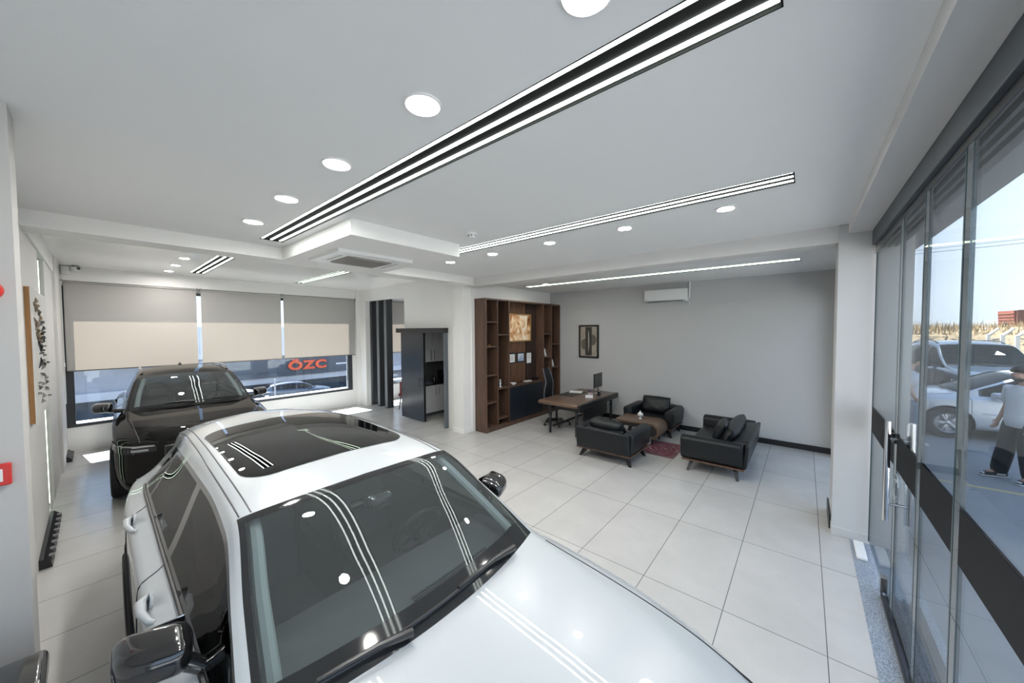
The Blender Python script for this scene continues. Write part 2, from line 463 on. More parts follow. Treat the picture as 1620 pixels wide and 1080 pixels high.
WX = -11.12            # inner face of the window wall
GX = 0.58              # shopfront glass plane
YB = 8.95              # back wall
YS = -2.2              # wall behind the camera
struct('floor', box(-11.6, 0.43, YS, YB, -0.12, 0.0), M['floor'])
struct('trim_1', box(0.43, 0.86, YS, 5.95, -0.12, 0.002), M['granite'], 'speckled grey granite threshold')
CZ, CB, CW = 3.57, 3.50, 3.68
S1 = (-5.33, -0.08, 1.385, 1.645); S2 = (-5.33, -0.08, 3.40, 3.66); S3 = (-5.60, -0.07, 7.15, 7.41)
W1 = (-10.35, -6.75, 1.385, 1.645); W2 = (-10.45, -6.75, 3.44, 3.70)
bm = bmesh.new()
slab_holes(bm, -5.75, 0.40, YS, 5.55, CZ, CZ+0.1, [S1, S2])
slab_holes(bm, -5.97, 0.45, 5.55, YB, CB, CB+0.1, [S3])
bx(bm, -11.6, 1.0, YS, 9.2, 3.86, 4.05)
bx(bm, -11.12, -6.1, 5.68, YB, 3.45, 3.55)
struct('ceiling', bm, M['ceiling'])
bm = bmesh.new(); slab_holes(bm, WX, -6.0, -0.45, 5.55, CW, CW+0.1, [W1, W2])
struct('ceiling', bm, M['ceiling_gloss'])
# beams
struct('trim_2', box(-6.08, -5.70, -0.6, 5.5, 3.41, 3.86), M['wall_white'], 'white ceiling beam')
struct('trim_3', box(-5.9, 0.45, 5.50, 5.82, 3.375, 3.86), M['wall'], 'grey ceiling beam')
struct('trim_4', box(-5.69, -3.65, 1.75, 3.25, 3.40, 3.86), M['wall_white'], 'white dropped ceiling box')
struct('trim_5', box(0.36, 0.74, YS, 5.47, 3.46, 3.86), M['wall'], 'soffit over the shopfront')
struct('trim_6', box(-9.65, -6.08, -0.7, -0.40, 3.40, 3.86), M['wall_white'], 'white beam over the side wall')
# walls
bm = bmesh.new()
bx(bm, -3.37, -3.14, -0.9, -0.25, 0, CZ)
struct('trim_7', bm, M['pillar'], 'grey-white pillar')
bm = bmesh.new()
bx(bm, -7.3, -3.37, -0.7, -0.42, 0, 3.86)
bx(bm, -9.65, -8.15, -0.7, -0.42, 0, 3.86)
bx(bm, -11.6, -9.65, -0.7, -0.385, 0, 3.86)
bx(bm, -3.37, -3.14, YS, -0.9, 0, 3.86)
bx(bm, -11.6, -3.25, -0.88, -0.7, 0, 3.86)
struct('wall_left', bm, M['wall'])
struct('wall_rear', box(-3.37, 1.0, YS-0.2, YS, 0, 3.86), M['wall_white'])
struct('trim_8', box(-8.15, -7.3, -0.62, -0.475, 0, 3.40), M['green_glass'], 'green tinted back panel')
# window wall: opening y -0.17..5.27, z 0.55..3.3 ; second opening for the back room
bm = bmesh.new()
OX = -11.52
bx(bm, OX, WX, -0.7, -0.40, 0, 3.86); bx(bm, OX, WX, 5.30, 5.9, 0, 3.86); bx(bm, OX, WX, 8.75, 9.2, 0, 3.86)
bx(bm, OX, WX, -0.40, 5.30, 0, 0.50); bx(bm, OX, WX, -0.40, 5.30, 3.30, 3.86)
bx(bm, OX, WX, 5.9, 8.75, 0, 0.50); bx(bm, OX, WX, 5.9, 8.75, 3.30, 3.86)
bx(bm, WX-0.01, WX+0.10, -0.42, 5.53, 3.40, 3.69)
bx(bm, OX, WX+0.12, 5.40, 5.9, 0, 3.69)
struct('wall_window', bm, M['wall_white'])
struct('wall_back', box(-11.6, 0.60, YB, YB+0.25, 0, 3.86), M['wall_back'])
# partition to back room and kitchen
bm = bmesh.new()
PY0, PY1 = 5.53, 5.68
bx(bm, WX, -6.03, PY0, PY1, 3.32, 3.86)
bx(bm, -11.12, -10.66, PY0, PY1, 0, 3.32)
bx(bm, -8.50, -6.03, PY0, PY1, 2.34, 3.32)
bx(bm, -6.72, -6.03, PY0, PY1, 0, 2.34)
bx(bm, -8.62, -8.50, PY1, YB, 0, 3.45)
bx(bm, -6.1, -5.97, 5.68, YB, 0, 3.86)
struct('wall_partition', bm, M['wall_white'])
bm = bmesh.new()
bx(bm, -6.34, -6.0, 5.42, 5.80, 0, 3.57); bx(bm, -6.36, -5.98, 5.40, 5.82, 0, 0.09, bev=0.004)
struct('trim_9', bm, M['wall_white'], 'white column beside the bookcase')
bm = bmesh.new()
bx(bm, 0.28, 0.86, 5.47, 5.95, 0, 3.86)
bx(bm, 0.275, 0.60, 5.455, 5.60, 0, 0.10, bev=0.003)
struct('trim_10', bm, M['column'], 'grey column at the shopfront')
bm = bmesh.new()
bx(bm, 0.42, 0.60, 5.95, 6.15, 0, 3.86); bx(bm, 0.42, 0.60, 8.7, YB, 0, 3.86); bx(bm, 0.42, 0.60, 6.15, 8.7, 3.0, 3.86)
struct('wall_right', bm, M['wall'])
w = struct('window_2', box(0.50, 0.512, 6.15, 8.7, 0.0, 3.0), M['glass'])
# skirtings
struct('baseboard_back', box(-5.55, 0.42, YB-0.02, YB, 0, 0.11), M['black'])
struct('baseboard_right', box(0.262, 0.278, 5.60, 6.15, 0, 0.17), M['black'])
# main window: frame, panes, sill
bm = bmesh.new()
xw0, xw1 = -11.22, -11.11
bx(bm, xw0, xw1, -0.40, -0.27, 0.5, 3.3); bx(bm, xw0, xw1, 5.17, 5.30, 0.5, 3.3)
bx(bm, xw0, xw1, -0.27, 5.17, 0.5, 0.56); bx(bm, xw0, xw1, -0.27, 5.17, 3.24, 3.3)
M['frame_dark'] = mat('window_frame_dark', (0.035, 0.037, 0.042), 0.5)
win = struct('window_1', bm, M['frame_dark'])
obj('pane', box(xw0+0.03, xw0+0.04, -0.27, 5.17, 0.56, 3.24), M['window_glass'], win)
obj('sill', box(OX-0.12, xw0, -0.40, 5.30, 0.50, 0.53), M['white'], win)
w3 = struct('window_3', box(xw0, xw1, 5.9, 8.75, 0.5, 0.56), M['alu'])
obj('pane', box(xw0+0.03, xw0+0.04, 5.9, 8.75, 0.56, 3.3), M['window_glass'], w3)

# ------------------------------------------------------------------ shopfront: frameless sliding glass panels
bm = bmesh.new()
bx(bm, 0.545, 0.80, YS, 5.46, 3.30, 3.458, bev=0.004)
struct('trim_11', bm, M['header'], 'dark grey shopfront header')
bm = bmesh.new()
for x in (0.575, 0.62, 0.665, 0.71): bx(bm, x, x+0.018, YS, 5.46, 3.255, 3.30)
struct('trim_12', bm, M['black'], 'black top track of the sliding glass')
bm = bmesh.new()
bx(bm, 0.56, 0.80, YS, 4.45, 0.002, 0.02)
for x in (0.56, 0.605, 0.65, 0.695, 0.74): bx(bm, x, x+0.012, YS, 4.45, 0.02, 0.045)
struct('trim_13', bm, M['black'], 'black floor track of the sliding glass')

def glass_panel(name, x, y0, y1, label, frame=True, band=True, number=None):
    bm = box(x, x+0.01, y0, y1, 0.05, 3.27)
    d = obj(name, bm, M['glass']); d['kind'] = 'structure'; d['label'] = label
    bm = bmesh.new()
    for yy in (y0, y1):
        bx(bm, x-0.004, x+0.014, yy-0.004, yy+0.004, 0.05, 3.27)
    obj('glass_edge', bm, M['glass_edge'], d)
    if frame:
        obj('edge_seal', box(x-0.003, x+0.013, y1-0.085, y1-0.012, 0.05, 3.27), M['seal_clear'], d)
    if band:
        obj('film_band', box(x-0.0015, x-0.0005, y0+0.006, y1-0.006, 1.275, 1.545), M['film'], d)
        obj('film_band', box(x+0.0105, x+0.0115, y0+0.006, y1-0.006, 1.275, 1.545), M['film'], d)
    return d
M['seal_clear'] = glass('clear_plastic_profile', (0.42, 0.48, 0.50), haze=0.22, hazecol=(0.35, 0.4, 0.42))
d1 = glass_panel('door_1', 0.58, 4.165, 5.42, 'fixed glass leaf against the column', frame=False)
d2 = glass_panel('door_2', 0.58, 3.43, 4.155, 'narrow glass leaf with the pull handle')
d3 = glass_panel('door_3', 0.58, 2.70, 3.42, 'glass leaf between two clear profiles')
d4 = glass_panel('door_4', 0.58, 0.9, 2.69, 'wide glass leaf nearest the camera')
d5 = glass_panel('door_5', 0.58, YS+0.05, 0.89, 'glass leaf behind the camera')
def pull(y, x, parent):
    bm = bmesh.new()
    for s in (-1, 1):
        tube(bm, [(x+0.005+s*0.065, y, 0.86), (x+0.005+s*0.065, y, 1.66)], 0.019, 16)
    for z in (1.0, 1.52):
        tube(bm, [(x-0.06, y, z), (x+0.07, y, z)], 0.011, 12)
    obj('handle', bm, M['chrome'], parent, smooth=True)
pull(4.03, 0.58, d2)
bm = box(0.565, 0.60, 4.10, 4.24, 1.47, 1.50, bev=0.004); tube(bm, [(0.57, 4.17, 1.50), (0.57, 4.17, 1.54)], 0.016, 10)
obj('lock', bm, M['black'], d1)
bm = box(0.555, 0.60, 4.44, 4.50, 0.045, 0.18, bev=0.004)
bx(bm, 0.565, 0.602, 5.36, 5.42, 3.2, 3.29)
obj('floor_bolt', bm, M['steel'], d1)
bm = bmesh.new()
for k in range(3):
    pts = [(0.5785, 4.05 - 0.09*math.cos(a)*(1-0.2*k) + 0.02*k, 1.12 + 0.12*math.sin(a)*(1-0.25*k) - 0.02*k) for a in [R(20+k*40+18*i) for i in range(15)]]
    tube(bm, pts, 0.006, 5)
obj('etched_swirl', bm, M['seal'], d1, smooth=True)
tag(obj('door_stop_block', box(0.455, 0.54, 5.02, 5.40, 0.003, 0.035, bev=0.01), M['paper']), 'small off-white block lying on the granite strip by the column', 'block')

# ------------------------------------------------------------------ lights in the ceiling
def led_channel(name, label, reg, z, mled, group=None):
    x0, x1, y0, y1 = reg
    t = thing(name, label, 'light', ((x0+x1)/2, (y0+y1)/2, z), 0, group)
    hx, hy = (x1-x0)/2, (y1-y0)/2
    bm = bmesh.new()
    bx(bm, -hx, hx, -hy, hy, 0.014, 0.03)
    bx(bm, -hx, hx, -hy, -hy+0.006, -0.002, 0.014); bx(bm, -hx, hx, hy-0.006, hy, -0.002, 0.014)
    bx(bm, -hx, -hx+0.006, -hy, hy, -0.002, 0.014); bx(bm, hx-0.006, hx, -hy, hy, -0.002, 0.014)
    obj('channel', bm, M['channel'], t)
    for k in (-1, 0, 1):
        bm = box(-hx+0.01, hx-0.01, k*0.100-0.012, k*0.100+0.012, 0.009, 0.014)
        obj('led_line', bm, mled, t)
    return t
led_channel('linear_light', 'long black three-line light channel crossing the ceiling above the cars', S1, CZ, M['led'])
led_channel('linear_light', 'black light channel with bright lines between ceiling box and storefront', S2, CZ, M['led'])
led_channel('linear_light', 'thin light channel in the ceiling over the seating near the back wall', S3, CB, M['led_green'])
led_channel('linear_light', 'short light channel over the black car, left of the ceiling box', W1, CW, M['led'])
led_channel('linear_light', 'thin light channel seen behind the ceiling box near the blinds', W2, CW, M['led_green'])
def downlight(x, y, z, label, r=0.095):
    t = thing('downlight', label, 'light', (x, y, z))
    bm = bmesh.new(); lathe(bm, [(r, 0), (r, -0.008), (r-0.008, -0.012), (r-0.016, -0.008), (r-0.018, -0.002), (r-0.018, 0)], 32)
    obj('ring', bm, M['white'], t, smooth=True)
    bm = bmesh.new(); lathe(bm, [(0, -0.006), (r-0.017, -0.006), (r-0.017, 0)], 32)
    obj('diffuser', bm, M['downlight'], t)
ordn = ['first', 'second', 'third', 'fourth', 'fifth']
for k, x in enumerate((-0.60, -1.54, -2.54, -3.54, -4.55)):
    downlight(x, 1.13, CZ, 'round downlight left of the long light channel, %s from the top edge of the photo' % ordn[k])
for k, x in enumerate((-0.61, -1.62, -2.66, -3.71, -4.70)):
    downlight(x, 3.98, CZ, 'round downlight right of the shorter light channel, %s from the storefront' % ordn[k], 0.085)
downlight(-4.85, 7.08, CB, 'round downlight near the left end of the light channel at the back', 0.08)
for k, x in enumerate((-7.35, -8.35, -9.35, -10.35)):
    downlight(x, 1.06, CW, 'round downlight in the glossy ceiling over the black car, %s from the ceiling beam' % ordn[k], 0.08)
# vertical led lines in the side recess
for x, l in ((-7.55, 'vertical light line in the side recess, nearer the picture'), (-7.95, 'vertical light line in the side recess, nearer the window')):
    t = thing('wall_light', l, 'light', (x, -0.475, 0))
    obj('profile', box(-0.035, 0.035, 0, 0.02, 0.02, 3.38), M['channel'], t)
    obj('led_line', box(-0.008, 0.008, 0.02, 0.026, 0.04, 3.36), M['led_green'], t)

# cassette air conditioner
t = thing('cassette_air_conditioner', 'white square cassette air conditioner set in the dropped ceiling box', 'air conditioner', (-4.80, 2.45, 3.40))
bm = bmesh.new()
slab_holes(bm, -0.46, 0.46, -0.52, 0.52, -0.04, 0.0, [(-0.27, 0.27, -0.31, 0.31), (-0.25, 0.25, -0.44, -0.37), (-0.25, 0.25, 0.37, 0.44), (-0.40, -0.33, -0.28, 0.28), (0.33, 0.40, -0.28, 0.28)])
obj('panel', bm, M['white'], t)
bm = box(-0.27, 0.27, -0.31, 0.31, -0.055, -0.02, bev=0.008)
for k in range(22): bx(bm, -0.25, 0.25, -0.29+k*0.0268, -0.282+k*0.0268, -0.060, -0.054)
obj('grille', bm, mat('grille_grey', (0.30, 0.28, 0.26), 0.6), t)
obj('vent_dark', box(-0.42, 0.42, -0.46, 0.46, -0.008, -0.001), M['black_matte'], t)
bm = bmesh.new()
for (x, y, sx, sy) in ((0, -0.405, 0.25, 0.022), (0, 0.405, 0.25, 0.022), (-0.365, 0, 0.022, 0.28), (0.365, 0, 0.022, 0.28)):
    bx(bm, x-sx, x+sx, y-sy, y+sy, -0.034, -0.026)
for k in range(6): bx(bm, -0.2+k*0.08, -0.19+k*0.08, -0.43, -0.38, -0.034, -0.01)
obj('louvre', bm, M['white'], t)

# smoke detector
t = thing('smoke_detector', 'small white round smoke detector on the ceiling right of the ceiling box', 'smoke detector', (-3.12, 2.98, CZ))
bm = bmesh.new(); lathe(bm, [(0, -0.055), (0.035, -0.055), (0.045, -0.045), (0.05, -0.022), (0.062, -0.016), (0.064, 0), (0, 0)], 28)
obj('housing', bm, M['white'], t, smooth=True)
bm = bmesh.new()
for k in range(8): bx(bm, -0.006, 0.006, 0.0475, 0.051, -0.040, -0.026, mtx=T(0, 0, 0, k*math.pi/4))
obj('vent', bm, M['black_matte'], t)
# sprinkler-like stub near bookcase beam
t = thing('security_camera', 'small white dome camera fixed above the left end of the blinds', 'camera', (-10.98, -0.26, 3.62))
bm = box(-0.04, 0.03, -0.10, 0.0, -0.11, 0.05, bev=0.015); obj('bracket', bm, M['white'], t, smooth=True)
bm = bmesh.new(); lathe(bm, [(0, -0.06), (0.04, -0.055), (0.06, -0.02), (0.06, 0.03), (0.045, 0.055), (0, 0.06)], 20, T(0.05, 0.08, 0, R(12), R(-20), R(78)))
obj('camera_head', bm, M['white'], t, smooth=True)
bm = bmesh.new(); lathe(bm, [(0, 0.075), (0.022, 0.072), (0.026, 0.055), (0, 0.05)], 16, T(0.05, 0.08, 0, R(12), R(-20), R(78)))
obj('lens', bm, M['black_gloss'], t, smooth=True)
obj('cap', box(0.0, 0.12, 0.02, 0.13, 0.055, 0.062), M['black'], t)

# blinds
def blind(y0, y1, label, x=-11.05, group=None):
    t = thing('roller_blind', label, 'blind', (x, (y0+y1)/2, 0), 0, group)
    h = (y1-y0)/2
    bm = bmesh.new(); bm.faces.new([bm.verts.new(v) for v in ((0, -h, 1.63), (0, h, 1.63), (0, h, 3.36), (0, -h, 3.36))])
    obj('fabric', bm, M['blind'], t)
    bm = bmesh.new(); tube(bm, [(0, -h, 3.375), (0, h, 3.375)], 0.022, 14)
    obj('roller_tube', bm, mat('roller_metal', (0.42, 0.40, 0.38), 0.35, 0.4), t, smooth=True)
    bm = bmesh.new(); tube(bm, [(0, -h, 1.625), (0, h, 1.625)], 0.012, 10)
    obj('bottom_rail', bm, mat('rail_grey', (0.13, 0.12, 0.12), 0.5), t, smooth=True)
    obj('bracket', box(-0.03, 0.045, -h-0.012, -h-0.004, 3.34, 3.42), M['steel'], t); obj('bracket', box(-0.03, 0.045, h+0.004, h+0.012, 3.34, 3.42), M['steel'], t)
blind(-0.35, 1.585, 'grey roller blind behind the black car, left of three')
blind(1.665, 3.325, 'grey roller blind in the middle, between the two bright gaps')
blind(3.385, 5.37, 'grey roller blind nearest the dark fins')
blind(5.95, 8.7, 'grey roller blind seen in the back room past the dark fins')
bm = bmesh.new(); tube(bm, [(-11.02, -0.385, 3.38), (-11.02, -0.385, 1.0)], 0.005, 6); tube(bm, [(-11.0, -0.375, 3.38), (-11.0, -0.375, 1.0)], 0.005, 6)
bx(bm, -11.03, -10.99, -0.395, -0.365, 1.72, 1.80)
tag(obj('pull_chain', bm, M['cord']), 'white pull chain hanging at the left edge of the blinds', 'cord')

# ================================================================== CARS
class CarShape:
    """Body surface in car space: x forward with the nose at 0, y to the left, z up."""
    NS = [2, 3, 5, 4, 8, 3, 6, 7]
    def __init__(s, d):
        s.d = d
        s.base, s.top, s.tail = d['base'], d['top'], d['tail']
        s.W = pch(*zip(*d['half']))
        def two(h, c):
            hf = pch(*zip(*h)); cf = pch(*zip(*c)); b = s.base
            return lambda x: np.where(np.asarray(x) >= b, hf(x), cf(x))
        s.belt = pch(*zip(*d['belt']))
        s.centre = two(d['hood'], d['roof'])
        s.rail_y = two(d['rail_y_h'], d['rail_y']); s.rail_z = two(d['rail_z_h'], d['rail_z'])
        s.edge_y = two(d['edge_y_h'], d['edge_y']); s.edge_z = two(d['edge_z_h'], d['edge_z'])
        s.bowf = pch(*zip(*d['bow']))
    def feats(s, x):
        x = np.asarray(x, float); W = s.W(x); b = s.belt(x); r0 = s.d.get('rocker', 0.22)
        lo = np.full_like(W, r0)
        c = s.centre(x); ez = s.edge_z(x); ey = s.edge_y(x)
        sh = s.d.get('shoulder', 0.10)
        Y = [W-0.14, W-0.035, W, W-0.012, W-s.d.get('tumble', 0.13), s.rail_y(x), ey, ey*0.52, 0*W]
        Z = [lo, lo+0.07, lo+0.42*(b-lo), b-sh, b, s.rail_z(x), ez, ez+(c-ez)*s.d.get('mid', 0.76), c]
        return np.array(Y), np.array(Z)
    def section(s, x):
        """half section for scalar/array x -> (n, J) arrays of y,z"""
        Y, Z = s.feats(x)
        K = len(s.NS); us = []
        for k in range(K):
            us += list(k + np.arange(s.NS[k])/s.NS[k])
        us.append(K); us = np.array(us)
        oy = np.zeros((len(x), len(us))); oz = np.zeros_like(oy)
        kk = np.arange(K+1)
        for i in range(len(x)):
            oy[i] = pch(kk, Y[:, i])(us); oz[i] = pch(kk, Z[:, i])(us)
        return oy, oz, us
    def bow(s, x, y):
        W = s.W(x)
        return x + s.bowf(x)*(1-np.clip(np.abs(y)/W, 0, 1)**2)
    def at(s, x, y):
        """point of the upper surface at station x, lateral y"""
        oy, oz, us = s.section(np.array([x]))
        j = us >= 4
        yy = oy[0][j][::-1]; zz = oz[0][j][::-1]
        return Vector((float(s.bow(np.array([x]), np.array([y]))[0]), y, float(np.interp(abs(y), yy, zz))))
    def side(s, x, u, sg=1):
        Y, Z = s.feats(np.array([x])); kk = np.arange(9)
        y = float(pch(kk, Y[:, 0])(u)); z = float(pch(kk, Z[:, 0])(u))
        return Vector((float(s.bow(np.array([x]), np.array([y]))[0]), sg*y, z))

def tube_on(bm, pts, r, off=0.0, n=6):
    tube(bm, [p + Vector((0, 0, off)) for p in pts], r, n)

def make_car(name, label, d, loc, rotz, paint_mat, detail=True):
    S = CarShape(d)
    car = thing(name, label, 'car', loc, rotz)
    st = sorted(set(list(np.round(np.linspace(S.tail, S.base, int((S.base-S.tail)/0.035)), 4)) + [S.base, S.top] + list(np.round(np.linspace(S.base, 0, int(-S.base/0.05)), 4)) + [-0.02, -0.05]))
    st = np.array(st)[::-1]
    oy, oz, us = S.section(st)
    J = len(us); n = len(st)
    # full grid from right side (-) to left (+)
    Yf = np.concatenate([-oy, oy[:, ::-1][:, 1:]], 1); Zf = np.concatenate([oz, oz[:, ::-1][:, 1:]], 1)
    U = np.concatenate([us, us[::-1][1:]]); SG = np.array([-1]*J + [1]*(J-1))
    Xf = np.array([S.bow(np.full(Yf.shape[1], st[i]), Yf[i]) for i in range(n)])
    arches = d['wheels']; wr = d['wheel_r']+0.055; wz = d['wheel_r']
    m_ = Yf.shape[1]
    parts = {}
    def put(part, f): parts.setdefault(part, []).append(f)
    wf0, wf1 = d['win']            # front and rear end of side glass at belt
    bp = d['bpillar']; cp = d['cpillar']
    lab = np.full((n-1, m_-1), '', object); cutv = {}
    for i in range(n-1):
        sm = (st[i]+st[i+1])/2
        for j in range(m_-1):
            u = (U[j]+U[j+1])/2; sg = 'r' if j < J-1 else 'l'
            xm = Xf[i:i+2, j:j+2].mean(); zm = Zf[i:i+2, j:j+2].mean(); ym = abs(Yf[i:i+2, j:j+2].mean())
            if u < 4 and any((xm-a)**2+(zm-wz)**2 < wr**2 for a in arches) and zm < 1.0 and ym > 0.5:
                a_ = min(arches, key=lambda q: abs(q-xm))
                for q in ((i, j), (i+1, j), (i, j+1), (i+1, j+1)): cutv[q] = a_
                continue
            part = 'body'
            if u > 6 and S.top-0.001 < sm < S.base:
                part = 'windshield'
            elif 4 < u < 5:
                v = u-4
                fr = wf0 - v*d['arake']; re = wf1 + v*d['crake']
                if re < sm < fr:
                    if v < 0.14 or v > 0.87 or sm > fr-0.05 or sm < re+0.06: part = 'window_trim_'+sg
                    elif abs(sm-bp) < 0.045 or abs(sm-cp) < 0.028: part = 'window_trim_'+sg
                    elif sm > bp: part = 'front_window_'+sg
                    elif sm > cp: part = 'rear_window_'+sg
                    else: part = 'quarter_window_'+sg
                elif d.get('black_a') and sm >= fr and sm < S.base+0.02: part = 'window_trim_'+sg
            elif u > 6 and d['rear_glass'][1] < sm < d['rear_glass'][0]:
                part = 'rear_windshield'
            lab[i, j] = part; put(part, (i, j))
    names = {'body': ('body', paint_mat), 'windshield': ('windshield', [d.get('wglass', M['screen_glass']), M['frit']]), 'window_trim_l': ('window_trim', M['black_gloss']), 'window_trim_r': ('window_trim', M['black_gloss']), 'rear_windshield': ('rear_window', M['side_glass'])}
    bodyobj = None
    for part, fl in parts.items():
        bm = bmesh.new(); vm = {}
        def V(i, j):
            if (i, j) not in vm:
                x, y, z = Xf[i, j], Yf[i, j], Zf[i, j]
                if part == 'body' and (i, j) in cutv:
                    a = cutv[i, j]; r = math.hypot(x-a, z-wz)
                    if U[j] < 0.2: x = a + math.copysign(math.sqrt(max(0.01, wr*wr-(z-wz)**2)), x-a)
                    elif r > 1e-4: x = a+(x-a)*wr/r; z = wz+(z-wz)*wr/r
                vm[i, j] = bm.verts.new((x, y, z))
            return vm[i, j]
        for i, j in fl:
            f = bm.faces.new((V(i, j), V(i, j+1), V(i+1, j+1), V(i+1, j)))
            if part == 'windshield':
                sm = (st[i]+st[i+1])/2; u = (U[j]+U[j+1])/2
                q = (S.base-sm)/(S.base-S.top)
                if q < d['frit_lo'] or q > 1-d['frit_hi'] or u < 6+d['frit_side'] : f.material_index = 1
        if part == 'body':
            # close nose and tail: side column x across
            for (row, sgn) in ((0, 1), (n-1, -1)):
                jl = [j for j in range(J) if U[j] <= 4]; jr = [m_-1-j for j in jl]
                NC = 2*(J-1-len(jl)+1)
                cols = m_ - 2*(len(jl)-1)        # points across along the top edge
                top = [V(row, jl[-1]+c) for c in range(cols)]
                W = Yf[row, jl[-1]]
                prev = top
                for a in range(len(jl)-2, -1, -1):
                    cur = [V(row, jl[a])]
                    ya, za = Yf[row, jl[a]], Zf[row, jl[a]]
                    k = (Zf[row, jl[-1]]-za)/(Zf[row, jl[-1]]-Zf[row, 0])
                    for c in range(1, cols-1):
                        t = Yf[row, jl[-1]+c]/abs(W)
                        y = t*abs(ya); zt = Zf[row, jl[-1]+c]
                        z = za + (zt-Zf[row, jl[-1]])*(1-k)
                        bulge = d['nose_bulge'][0 if sgn > 0 else 1]
                        x = S.bow(np.array([st[row]]), np.array([y]))[0] + sgn*bulge*math.sin(math.pi*min(1, k*1.1))*(1-t*t)
                        cur.append(bm.verts.new((x, y, z)))
                    cur.append(V(row, jr[a]))
                    for c in range(cols-1):
                        f = (prev[c], cur[c], cur[c+1], prev[c+1])
                        bm.faces.new(f if sgn > 0 else f[::-1])
                    prev = cur
            nm, mm = 'body', paint_mat
        elif part in names: nm, mm = names[part]
        else: nm, mm = 'side_window', d.get('glass', M['side_glass'])
        bmesh.ops.remove_doubles(bm, verts=bm.verts[:], dist=0.0005)
        bm.normal_update()
        # orient: average normal of faces should point outwards
        sc_ = sum((f.normal.dot(f.calc_center_median() - Vector((-2.4, 0, 0.8))))*f.calc_area() for f in bm.faces)
        if sc_ < 0: bmesh.ops.reverse_faces(bm, faces=bm.faces[:])
        o = obj(nm, bm, mm, car, smooth='all')
        if part == 'body': bodyobj = o
    # wheels
    for a in arches:
        for sg in (-1, 1):
            yw = d['wheel_y']*sg; r = d['wheel_r']
            bm = bmesh.new()
            prof = [(r*0.66, -0.09), (r*0.70, -0.115), (r*0.92, -0.12), (r*0.985, -0.105), (r, -0.07), (r, 0.07), (r*0.985, 0.105), (r*0.92, 0.12), (r*0.70, 0.115), (r*0.66, 0.09), (r*0.64, 0), (r*0.66, -0.09)]
            mt = Matrix.Translation((a, yw, r)) @ Matrix.Rotation(R(-90)*sg, 4, 'X')
            lathe(bm, prof, 48, mt)
            wo_ = obj('wheel', bm, M['tire'], car, smooth=True)
            bm = bmesh.new()
            lathe(bm, [(r*0.665, 0.085), (r*0.64, 0.10), (r*0.60, 0.085), (r*0.60, -0.06), (0, -0.06)], 40, mt)
            lathe(bm, [(0, 0.088), (0.03, 0.09), (0.055, 0.075), (0.06, 0.03)], 20, mt)
            for k in range(5):
                an = k*2*math.pi/5
                for dd in (-0.13, 0.13):
                    bx(bm, 0.03, r*0.62, -0.016, 0.016, 0.045, 0.082, bev=0.004, mtx=mt @ Matrix.Rotation(an+dd, 4, 'Z'))
            obj('rim', bm, M['rim'], wo_, smooth=True)
            bm = bmesh.new()
            lathe(bm, [(wr, 0.10), (wr, -0.22), (0, -0.22)], 40, Matrix.Translation((a, (yw), wz)) @ Matrix.Rotation(R(-90)*sg, 4, 'X'))
            bmesh.ops.delete(bm, geom=[v for v in bm.verts if v.co.z < 0.2], context='VERTS')
            obj('wheel_liner', bm, M['black_matte'], car)
    # cabin
    Wm = 0.5*(d['wheel_y'])+0.45
    zb = float(S.belt(np.array([S.base-0.6]))[0])
    bm = bmesh.new()
    x1, x0 = S.base+0.25, d['rear_glass'][1]+0.15
    yi = float(S.W(np.array([-2.5]))[0])-0.17
    bx(bm, x0, x1, -yi, yi, 0.26, 0.32)
    bx(bm, x0, S.base-0.1, -yi-0.02, -yi+0.05, 0.32, zb-0.03); bx(bm, x0, S.base-0.1, yi-0.05, yi+0.02, 0.32, zb-0.03)
    bx(bm, x0, x0+0.05, -yi+0.1, yi-0.1, 0.32, zb-0.05); bx(bm, x1-0.05, x1, -yi+0.1, yi-0.1, 0.32, zb-0.2)
    obj('cabin_floor', bm, M['cabin'], car)
    bm = bmesh.new()
    xd = S.base
    prof = [(xd+0.12, zb-0.06), (xd-0.30, zb-0.015), (xd-0.46, zb-0.03), (xd-0.52, zb-0.12), (xd-0.50, zb-0.35), (xd+0.1, zb-0.45)]
    prism(bm, prof, -yi+0.02, yi-0.02, 'xz', bev=0.015)
    da = obj('dashboard', bm, M['cabin_grey'], car, smooth=True)
    if detail:
        bm = bmesh.new()
        for k in range(5): bx(bm, xd-0.02-k*0.022, xd-0.008-k*0.022, -0.05, 0.52, zb-0.032, zb-0.026, mtx=None)
        obj('vent_grille', bm, M['black_matte'], da)
    swy = 0.38
    bm = bmesh.new()
    mw = T(xd-0.66, swy, zb-0.05, 0, 0, R(-64))
    pts = [mw @ Vector((0.185*math.cos(t), 0.185*math.sin(t), 0)) for t in [2*math.pi*k/28 for k in range(29)]]
    tube(bm, pts, 0.015, 8)
    for an in (0, 2.4, -2.4):
        tube(bm, [mw @ Vector((0.04*math.cos(an), 0.04*math.sin(an), 0)), mw @ Vector((0.18*math.cos(an), 0.18*math.sin(an), 0))], 0.013, 6)
    lathe(bm, [(0, 0.02), (0.06, 0.015), (0.065, -0.02), (0, -0.03)], 18, mw)
    tube(bm, [mw @ Vector((0, 0, 0)), Vector((xd-0.40, swy, zb-0.15))], 0.03, 8)
    obj('steering_wheel', bm, M['black_matte'], car, smooth=True)
